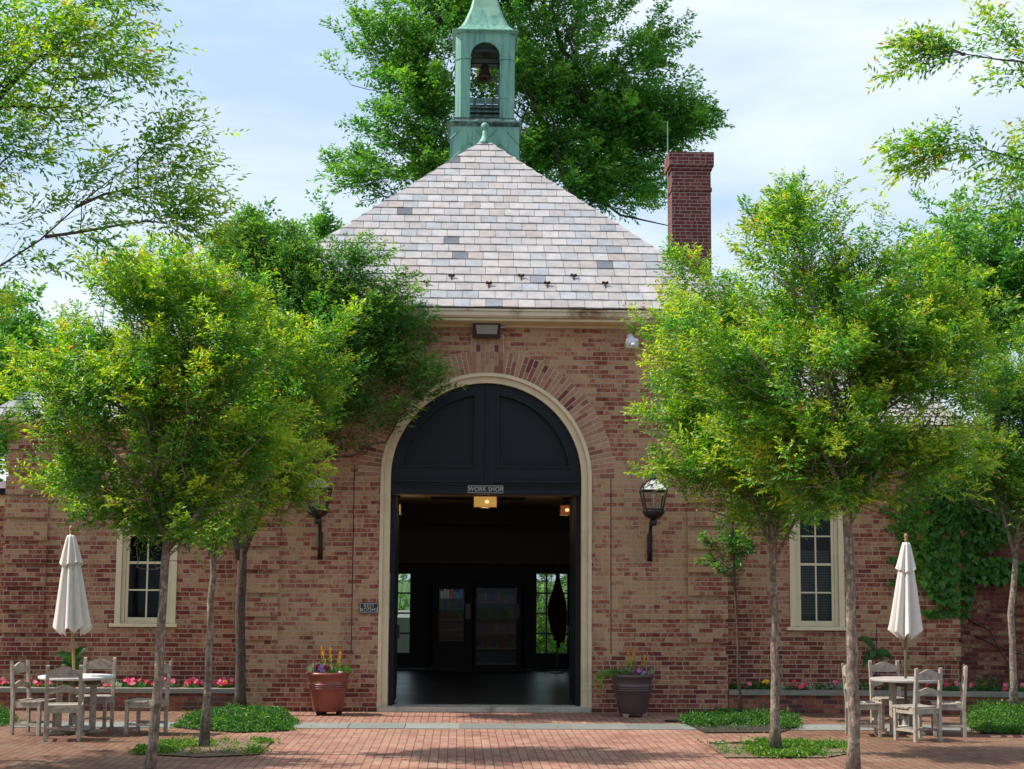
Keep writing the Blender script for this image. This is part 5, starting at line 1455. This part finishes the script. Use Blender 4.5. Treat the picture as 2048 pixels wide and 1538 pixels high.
make_tree('courtyard_tree', 'green tree with a straight grey trunk, second from the doorway on the right', 'tree', Y5,
          [(1551, 1492), (1551, 1400), (1549, 1250), (1547, 1150), (1545, 1095), (1543, 1050)], .055, .036,
          [(1450, 860, 0, .75, .9, .75), (1540, 930, 0, .8, .8, .55), (1400, 740, 0, .6, .8, .7), (1360, 920, 0, .5, .6, .3), (1330, 800, 0, .38, .5, .5), (1500, 640, 0, .8, .8, .8), (1330, 640, 0, .40, .4, .4), (1350, 520, 0, .28, .3, .25, .05), (1330, 930, 0, .40, .5, .2), (1440, 940, 0, .5, .6, .3), (1570, 1010, 0, .5, .6, .3, .14)],
          520, .066, .022, GRN, seed=22, nside=13, nleaf=11, fork=(1545, 1090), L=(.42, .78), up=.3, clump=11, extrar=.026,
          extra=[[(1546, 1110, 0), (1510, 1010, -.1), (1455, 900, -.2), (1390, 800, -.2)], [(1546, 1120, 0), (1560, 1020, 0), (1575, 900, 0), (1560, 760, 0)], [(1545, 1080, 0), (1530, 940, -.1), (1500, 780, -.1), (1480, 640, 0)], [(1546, 1130, 0), (1590, 1040, 0), (1610, 960, 0)]])
make_tree('sapling', 'thin dark sapling with sparse crown just right of the doorway bay', 'tree', Y6,
          [(1481, 1432), (1478, 1350), (1474, 1250), (1470, 1160), (1466, 1080), (1466, 1040)], .026, .014,
          [(1462, 1070, 0, .32, .35, .30), (1430, 1125, 0, .22, .25, .16), (1490, 1110, 0, .20, .25, .2), (1410, 1060, 0, .16, .2, .15), (1475, 1010, 0, .25, .25, .2)],
          46, .066, .022, DRK, seed=23, nside=9, nleaf=8, fork=(1470, 1150), L=(.22, .38), bark='bark_dk', leafm='leaf_dk', rtip=.003)
make_tree('courtyard_tree', 'pale trunked tree by the dark garden wall at the right edge', 'tree', Y7,
          [(2027, 1415), (2026, 1330), (2022, 1230), (2030, 1130), (2036, 1060), (2038, 1000)], .055, .036,
          [(2010, 880, 0, .95, .9, .9), (1930, 960, 0, .55, .6, .5), (2090, 760, 0, 1.1, 1.0, 1.1), (1960, 760, .1, .6, .6, .7), (2080, 1000, 0, .7, .8, .5)],
          430, .074, .026, ((.045, .17, .018), (.24, .40, .03), (.3, .14, .05)), seed=24, nside=12, nleaf=10, fork=(2034, 1090), L=(.5, .85),
          extra=[[(2030, 1120, 0), (2000, 1000, 0), (1960, 900, 0)]], extrar=.03, clump=11)
# trees standing just outside the frame whose branches reach in
YB = YD(250)
make_tree('courtyard_tree', 'near tree out of frame on the left whose long branches cross the top left sky', 'tree', YB,
          [(-330, 1500), (-335, 1100), (-345, 800), (-350, 640)], .085, .06,
          [(80, 50, 0, .95, .8, .50), (200, 120, .0, .65, .6, .42), (40, 260, 0, .7, .7, .45), (-150, 200, 0, 1.0, 1.0, 1.0), (60, 420, .2, .45, .5, .12)],
          150, .070, .023, ((.085, .27, .015), (.42, .56, .03), (.50, .24, .06)), red=.07, seed=31, bark='bark_dk', rtip=.002, nside=10, nleaf=9, fork=(-350, 700), L=(.45, .80), up=.1,
          extra=[[(-345, 700, 0), (-150, 610, 0), (0, 532, 0), (80, 480, 0), (160, 408, .05), (220, 360, .1), (270, 325, .1)],
                 [(90, 474, 0), (160, 464, 0), (240, 450, .1), (295, 442, .1)], [(150, 415, 0), (210, 388, 0), (270, 376, .1)],
                 [(-350, 660, 0), (-150, 420, 0), (0, 110, 0), (90, 48, 0), (150, 20, 0)], [(-120, 380, 0), (20, 140, 0), (110, 90, 0), (190, 66, 0)], [(-60, 250, .1), (80, 112, .1), (160, 112, .1)]], extrar=.015, step=.18, along=150, pw=.85)
def spray(name, label, cat, Y, lines, n, ll, lw, cols, seed, L=(.25, .45)): pass
make_tree('courtyard_tree', 'near tree out of frame on the right with arching sprays at the top right', 'tree', YB,
          [(2420, 1500), (2420, 1000), (2415, 700), (2400, 500)], .085, .06,
          [(2040, 330, 0, .38, .5, .28), (2000, 345, 0, .38, .3, .16), (2120, 250, 0, .5, .7, .7), (2035, 400, .1, .20, .4, .35), (2250, 350, 0, .9, .9, .9), (2060, 120, 0, .25, .4, .10)],
          70, .070, .023, ((.085, .27, .015), (.42, .56, .03), (.50, .24, .06)), red=.12, seed=32, bark='bark_dk', nside=9, nleaf=9, fork=(2400, 560), L=(.45, .72), up=-.05, droop=.25,
          extra=[[(2405, 520, 0), (2250, 330, 0), (2120, 330, 0), (2040, 318, 0), (1975, 300, 0), (1925, 300, 0)], [(2300, 250, 0), (2150, 180, 0), (2060, 125, 0), (1990, 118, 0), (1930, 108, 0)]], extrar=.012, step=.18, along=80, pw=.8)

# big shade tree behind the belfry
YO = 24.0
make_tree('shade_tree', 'huge dark green tree towering behind the green belfry', 'tree', YO,
          [(960, 1180), (958, 700), (960, 420), (962, 330)], .40, .20,
          [(830, 150, 0, 2.3, 3, 3.2), (1130, 150, 0, 3.2, 3, 3.2), (1080, 260, 0, 2.0, 2.5, 1.8), (880, 280, 0, 1.8, 2.5, 1.8), (980, -60, 0, 4.2, 3, 3.2), (1290, 220, 0, 2.0, 2, 1.6, 22), (1230, 350, 0, 2.0, 2, 1.2, 12), (760, 300, 0, 1.3, 2, 1.4), (1310, 60, -.2, 1.0, 1, 1.0, 5), (730, 60, 0, 1.1, 1.5, 1.6), (850, -150, 0, 2.5, 3, 2), (1100, -150, 0, 3, 3, 2), (690, 330, 0, .7, .8, .5, 2), (1395, 235, 0, .8, .8, .55, 4), (1290, 380, 0, .9, 1, .5)],
          1600, .16, .074, OAK, red=0, seed=41, nside=13, nleaf=9, fork=(960, 500), L=(.9, 1.7), bark='bark_dk', leafm='leaf_dk', droop=.25, rtip=.008, pw=.6, up=.25, step=.5, shell=.35,
          extra=[[(958, 420, 0), (900, 330, 0), (870, 240, 0), (850, 130, 0)], [(960, 420, 0), (1040, 250, 0), (1085, 150, 0)], [(960, 420, 0), (1100, 330, 0), (1220, 290, 0), (1330, 250, 0)], [(1150, 360, 0), (1240, 430, 0), (1340, 452, 0)]], extrar=.06, clump=6)
# trees beyond the building, left and right
def far_tree(px, pyc, Y, rx, rz, seed, label, n, cols=OAK, ll=.15, group='trees beyond the building'):
    c_ = at(px, pyc, Y); make_tree('shade_tree', label, 'tree', Y, [(px, 1195), (px, pyc + 120), (px, pyc + 60)], .18, .10,
        [(px, pyc, 0, rx, rx, rz), (px - 40, pyc + 60, -.5, rx * .8, rx * .8, rz * .7), (px + 50, pyc + 70, .3, rx * .8, rx * .8, rz * .7)], int(n * 1.9), ll, ll * .48, cols, red=0, seed=seed, nside=11, nleaf=8, L=(.7, 1.3), bark='bark_dk', leafm='leaf_dk', rtip=.006, pw=.6, step=.5, droop=.2, group=group)
far_tree(1990, 520, 14, 2.3, 2.0, 51, 'dark green tree rising behind the right wing at the right edge', 190)
far_tree(40, 760, 12, 1.6, 1.6, 52, 'dark green tree behind the left end of the building', 130)
far_tree(-60, 700, 9, 1.8, 2.0, 56, 'green tree at the far left edge beside the outbuilding', 120)
far_tree(650, 445, 20, .45, .7, 53, 'small treetop in the sky left of the main roof', 16)
far_tree(515, 500, 17, 1.3, 1.2, 54, 'treetop rising behind the left wing roof', 70)
far_tree(1740, 620, 16, 2.0, 1.6, 55, 'tree behind the right wing hidden by the courtyard tree', 60)
# low leafy twigs entering at the left edge
make_tree('courtyard_tree', 'bright leaved tree just off the left edge, a few sprays showing', 'tree', YD(185),
          [(-260, 1500), (-250, 1200), (-240, 1100)], .06, .04, [(-50, 870, 0, .50, .5, .42), (-200, 760, 0, 1.1, 1.1, .9), (-300, 640, 0, 1.1, 1.1, .8)], 330, .064, .0215, GRN, seed=61, nside=12, nleaf=10, fork=(-240, 1110), L=(.4, .65))

# ------------------------------------------------------------------ shrubs seen through the hall windows
def bush(x, y, z, rx, ry, rz, n, label, cols, seed, ll=.09):
    rg = np.random.default_rng(seed); e = empty('garden_shrub', label, 'shrub', (x, y, z), 0)
    u = nrm(rg.normal(0, 1, (n, 3))); u[:, 2] = np.abs(u[:, 2]); B = np.array([x, y, z]) + u * rg.random((n, 1)) ** .4 * np.array([rx, ry, rz])
    D = nrm(u + UPV * .4 + rg.normal(0, .3, (n, 3))); lv, axis = plume_leaves(rg, B - D * .3, D, rg.uniform(.35, .6, n), 8, 8, ll, ll * .4, .3, cols, 0)
    o = leaves_mesh('foliage', *lv, M['leaf'], None); o.parent = e; o.matrix_parent_inverse = Matrix.Translation(-e.location)
    mb = MB()
    for i in range(0, n, 4): mb.tube([(x + (B[i, 0] - x) * .2, y + (B[i, 1] - y) * .2, z), tuple((B[i] + np.array([x, y, z])) / 2), tuple(B[i])], [.012, .008, .004], 4, cap=False)
    o = mb.build('stem', M['bark_dk'], recalc=False); o.parent = e; o.matrix_parent_inverse = Matrix.Translation(-e.location)
q = at(1104, 1240, 15.5)
for i, (dx, dy, rx, rz) in enumerate(((-.9, 0, 1.0, 1.6), (.7, .5, 1.1, 2.0), (-.1, 2.5, 1.6, 3.4))):
    bush(q.x + dx, q.y + dy, -.05, rx, .9, rz, 120 if i < 2 else 220, ('sunlit green shrub outside the right hall window, left', 'sunlit green shrub outside the right hall window, right', 'taller sunlit shrub outside, behind the two by the right hall window')[i], ((.07, .2, .02), (.28, .42, .05), (0, 0, 0)), 70 + i)
q = at(795, 1240, 30)
bush(q.x, 28, .0, 3.0, 1, 4.2, 160, 'dark shrub beyond the road outside the left hall window', OAK, 75, .12)

# ------------------------------------------------------------------ planting beds with ground cover
def bedpoly(name, pts, h, n, cols, seed, patch, ll=.035, soil='soil', label=None, cover=1.0):
    P = [gnd(x, y) for x, y in pts]; cx = sum(p.x for p in P) / len(P); cy = sum(p.y for p in P) / len(P)
    b = MB(); k = len(P)
    b.add([(p.x, p.y, .014) for p in P], [tuple(range(k))])
    o = b.build('planting_bed_soil', M[soil]); o['kind'] = 'structure'
    rg = np.random.default_rng(seed); x0, x1 = min(p.x for p in P), max(p.x for p in P); y0, y1 = min(p.y for p in P), max(p.y for p in P)
    Q = rg.uniform((x0, y0), (x1, y1), (n * 3, 2)); ins = np.zeros(len(Q), bool)
    for i in range(k):
        a, c_ = P[i], P[(i + 1) % k]; cond = ((a.y > Q[:, 1]) != (c_.y > Q[:, 1])) & (Q[:, 0] < (c_.x - a.x) * (Q[:, 1] - a.y) / (c_.y - a.y + 1e-9) + a.x); ins ^= cond
    Q = Q[ins]
    if patch:
        m_ = np.zeros(len(Q), bool)
        for px, py, r in patch:
            g = gnd(px, py); m_ |= ((Q[:, 0] - g.x) ** 2 + ((Q[:, 1] - g.y) * .8) ** 2) < r * r * rg.uniform(.3, 1.1, len(Q))
        m_ |= rg.random(len(Q)) < .03
        Q = Q[m_]
    Q = Q[:n] + rg.normal(0, .05, (min(n, len(Q)), 2))
    ex = np.abs(Q[:, 0] - cx) / (x1 - x0) * 2; ey = np.abs(Q[:, 1] - cy) / (y1 - y0) * 2
    env = np.clip(1.08 - np.maximum(ex, ey) ** 2, .10, 1) if not patch else np.full(len(Q), .8)
    bump = .62 + .22 * np.sin(Q[:, 0] * 9 + seed) * np.cos(Q[:, 1] * 8) + .16 * np.sin(Q[:, 0] * 23 + 2 * seed + Q[:, 1] * 17) + .25 * (rg.random(nQ0 := len(Q)) < .04)
    kk = 7; nQ = len(Q)
    hz = (h * env * bump)[:, None] * rg.uniform(.25, 1.05, (nQ, kk))
    Pp = np.stack([Q[:, None, 0] + rg.normal(0, .03, (nQ, kk)), Q[:, None, 1] + rg.normal(0, .03, (nQ, kk)), hz], -1).reshape(-1, 3)
    D = nrm(rg.normal(0, 1, Pp.shape) + np.array([0, 0, .45])); NR = nrm(rg.normal(0, .8, Pp.shape) + UPV * .7)
    f = rg.random((len(Pp), 1)) ** 2 * (.4 + .9 * (np.sin(Pp[:, :1] * 11) * np.sin(Pp[:, 1:2] * 13 + 1) > .1)); T = (np.array(cols[0]) * (1 - f) + np.array(cols[1]) * f) * rg.uniform(.7, 1.25, (len(Pp), 1))
    s = rg.uniform(.7, 1.3, len(Pp))
    o = leaves_mesh('ground_cover', Pp, D, NR, s * ll, s * ll * .5, T, M['leaf_dk'], None); o['kind'] = 'stuff'
    if label: o['label'] = label
GC = ((.035, .12, .022), (.14, .30, .04)); GC2 = ((.07, .18, .02), (.24, .36, .04))
bedpoly('a', [(352, 1456), (395, 1425), (520, 1423), (588, 1443), (576, 1463), (470, 1466)], .21, 4600, GC, 1, None, soil='soil_dk', label='dense low green ground cover round the dark forked trunk')
bedpoly('b', [(268, 1509), (345, 1484), (548, 1482), (515, 1511), (400, 1516)], .10, 1100, GC2, 2, [(310, 1502, .28), (350, 1492, .25), (398, 1494, .16), (530, 1487, .14), (515, 1507, .1), (290, 1507, .2)], label='thin weedy ground cover round the middle left trunk')
bedpoly('c', [(1366, 1447), (1400, 1434), (1570, 1428), (1600, 1455), (1560, 1466), (1410, 1467)], .20, 2600, GC, 3, [(1400, 1450, .32), (1440, 1445, .4), (1490, 1443, .45), (1540, 1446, .35), (1585, 1458, .2)], soil='soil_dk', label='green ground cover round the sapling')
bedpoly('d', [(1416, 1490), (1688, 1488), (1712, 1506), (1650, 1517), (1450, 1517)], .11, 1500, GC2, 4, [(1525, 1490, .22), (1548, 1500, .25), (1590, 1494, .28), (1560, 1511, .35), (1610, 1510, .2), (1660, 1496, .18)], label='patchy ground cover round the straight grey trunk')
bedpoly('e', [(1932, 1452), (1975, 1420), (2110, 1412), (2120, 1470), (1960, 1468)], .27, 4200, ((.04, .13, .02), (.17, .34, .04)), 5, None, soil='soil_dk', label='lush ground cover mound at the right edge')
bedpoly('f', [(-60, 1450), (-30, 1430), (22, 1433), (26, 1446), (-10, 1454)], .18, 500, GC, 6, None, soil='soil_dk', label='small ground cover patch at the left edge')
# dark metal edging strips of the beds
for pa, pb in (((1418, 1489), (1560, 1491)), ((1600, 1491), (1690, 1488)), ((1330, 1444), (1378, 1446))):
    A, B_ = gnd(*pa), gnd(*pb); b = MB(); b.tube([(A.x, A.y, .015), ((A.x + B_.x) / 2, (A.y + B_.y) / 2 + .01, .022), (B_.x, B_.y, .015)], [.016] * 3, 8)
    tag(b.build('bed_edging', M['black'], smooth=True), 'black edging strip along the bed by the %s' % ('straight grey trunk, left piece' if pa[0] == 1418 else 'straight grey trunk, right piece' if pa[0] == 1600 else 'sapling'), 'edging')

# ------------------------------------------------------------------ ivy on the right wing corner and the garden wall
make_tree('courtyard_tree', 'courtyard tree out of frame at the lower left, seen only by its shade', 'tree', YD(205),
          [(-520, 1560), (-520, 1200), (-515, 1050)], .055, .04, [(-520, 800, 0, 1.5, 1.4, 1.2), (-420, 950, 0, 1.1, 1.0, .6)], 420, .07, .024, GRN, seed=62, nside=10, nleaf=9, fork=(-515, 1060), L=(.45, .75))

def ivy():
    rg = np.random.default_rng(9); Pl = []
    blobs = [(1870, 1080, 75, 90, 900), (1850, 1030, 70, 60, 500), (1900, 1150, 55, 60, 450), (1920, 1050, 60, 90, 600), (1930, 980, 90, 60, 600), (1905, 1200, 30, 30, 160), (1965, 1060, 60, 40, 260), (1990, 1140, 70, 26, 260), (2030, 1000, 70, 50, 360), (1990, 960, 80, 60, 400), (2050, 1150, 30, 22, 90),
             (1810, 1020, 50, 16, 120), (1800, 1055, 32, 7, 60), (1805, 1120, 30, 9, 70), (1790, 1165, 16, 5, 26), (1880, 1222, 32, 9, 90), (1800, 1190, 10, 4, 14), (1830, 1000, 50, 20, 130), (1925, 1190, 20, 60, 130)]
    for px, py, rx, ry, n in blobs:
        u = rg.uniform(0, 6.28, n); r_ = np.sqrt(rg.random(n)); X = px + rx * r_ * np.cos(u); Yp = py + ry * r_ * np.sin(u)
        for x, y in zip(X, Yp):
            Yw = WY if x < 1915 else 1.7
            Pl.append((*at(x, y, Yw - rg.uniform(.02, .16 if rx > 40 and x > 1840 else .05)), x))
    Pl = np.array(Pl); n = len(Pl)
    P = Pl[:, :3]; nr = nrm(np.array([-.15, -1, .55]) + rg.normal(0, .28, (n, 3))); D = nrm(np.array([0, -.25, -1]) + rg.normal(0, .35, (n, 3)))
    SD = nrm(np.cross(D, nr)); s = (rg.uniform(.055, .115, n) * np.where(Pl[:, 3] < 1830, .6, 1))[:, None]
    # heart / maple shaped five-point leaf
    shp = [(0, 0), (.42, -.12), (.55, .25), (.33, .45), (.12, .70), (0, 1.0), (-.12, .70), (-.33, .45), (-.55, .25), (-.42, -.12)]
    V = np.stack([P + SD * s * a_ + D * s * c_ for a_, c_ in shp], 1); k = len(shp)
    F = (np.arange(n)[:, None, None] * k + np.array([[0, i, i + 1] for i in range(1, k - 1)])[None]).reshape(-1, 3)
    f = rg.random((n, 1)); T = (np.array([.022, .095, .012]) * (1 - f) + np.array([.07, .20, .02]) * f) * rg.uniform(.75, 1.2, (n, 1)); T = np.where(Pl[:, 3:4] < 1860, T * np.array([1.5, 1.35, 1.0]), T)
    T = np.where(rg.random((n, 1)) < .01, np.array([.3, .1, .04]), T)
    e = empty('climbing_ivy', 'glossy green ivy climbing over the right wing corner and garden wall', 'ivy', tuple(at(1910, 1350, WY)))
    inv = Matrix.Translation(-e.location)
    o = fast_mesh('foliage', V.reshape(-1, 3), F, M['ivyleaf'], None, np.repeat(T, k, 0)); o.parent = e; o.matrix_parent_inverse = inv
    b = MB()
    for pts in ([(1918, 1370), (1916, 1300), (1921, 1220), (1900, 1150), (1870, 1080)], [(1950, 1270), (1990, 1290), (2048, 1310)], [(1940, 1240), (1980, 1260), (2000, 1300), (2020, 1330)], [(1935, 1180), (1990, 1140), (2048, 1150)], [(1925, 1200), (1960, 1100), (1980, 1000)]):
        b.tube([at(x, y, WY - .02 if x < 1915 else 1.68) for x, y in pts], [.012, .010, .009, .007, .006][:len(pts)], 5)
    o = b.build('stem', M['bark_dk']); o.parent = e; o.matrix_parent_inverse = inv
ivy()

# fallen leaves and petals caught on the paving
rg = np.random.default_rng(77); n_f = 900
Xf = rg.uniform(-7, 8, n_f); Yf = -8.6 + 8.5 * rg.random(n_f)
ctr = np.array([[*gnd(x, y)[:2]] for x, y in ((300, 1500), (400, 1490), (470, 1450), (1550, 1500), (1480, 1450), (1650, 1510), (200, 1470), (1800, 1480), (655, 1430), (1265, 1432))])
pk = rg.integers(0, len(ctr), n_f // 2); Xf[:n_f // 2] = ctr[pk, 0] + rg.normal(0, .6, n_f // 2); Yf[:n_f // 2] = np.minimum(ctr[pk, 1] + rg.normal(0, .45, n_f // 2), -.1)
Pf = np.stack([Xf, Yf, np.full(n_f, .012)], 1); Df = rg.normal(0, 1, (n_f, 3)); Df[:, 2] = rg.uniform(0, .25, n_f)
cf_ = np.array([[.30, .20, .06], [.16, .09, .04], [.25, .30, .06], [.38, .30, .16]])[rg.integers(0, 4, n_f)]
o = leaves_mesh('fallen_leaves', Pf, Df, nrm(UPV + rg.normal(0, .15, (n_f, 3))), rg.uniform(.03, .06, n_f), rg.uniform(.012, .022, n_f), cf_, M['leaf'], None); o['kind'] = 'stuff'
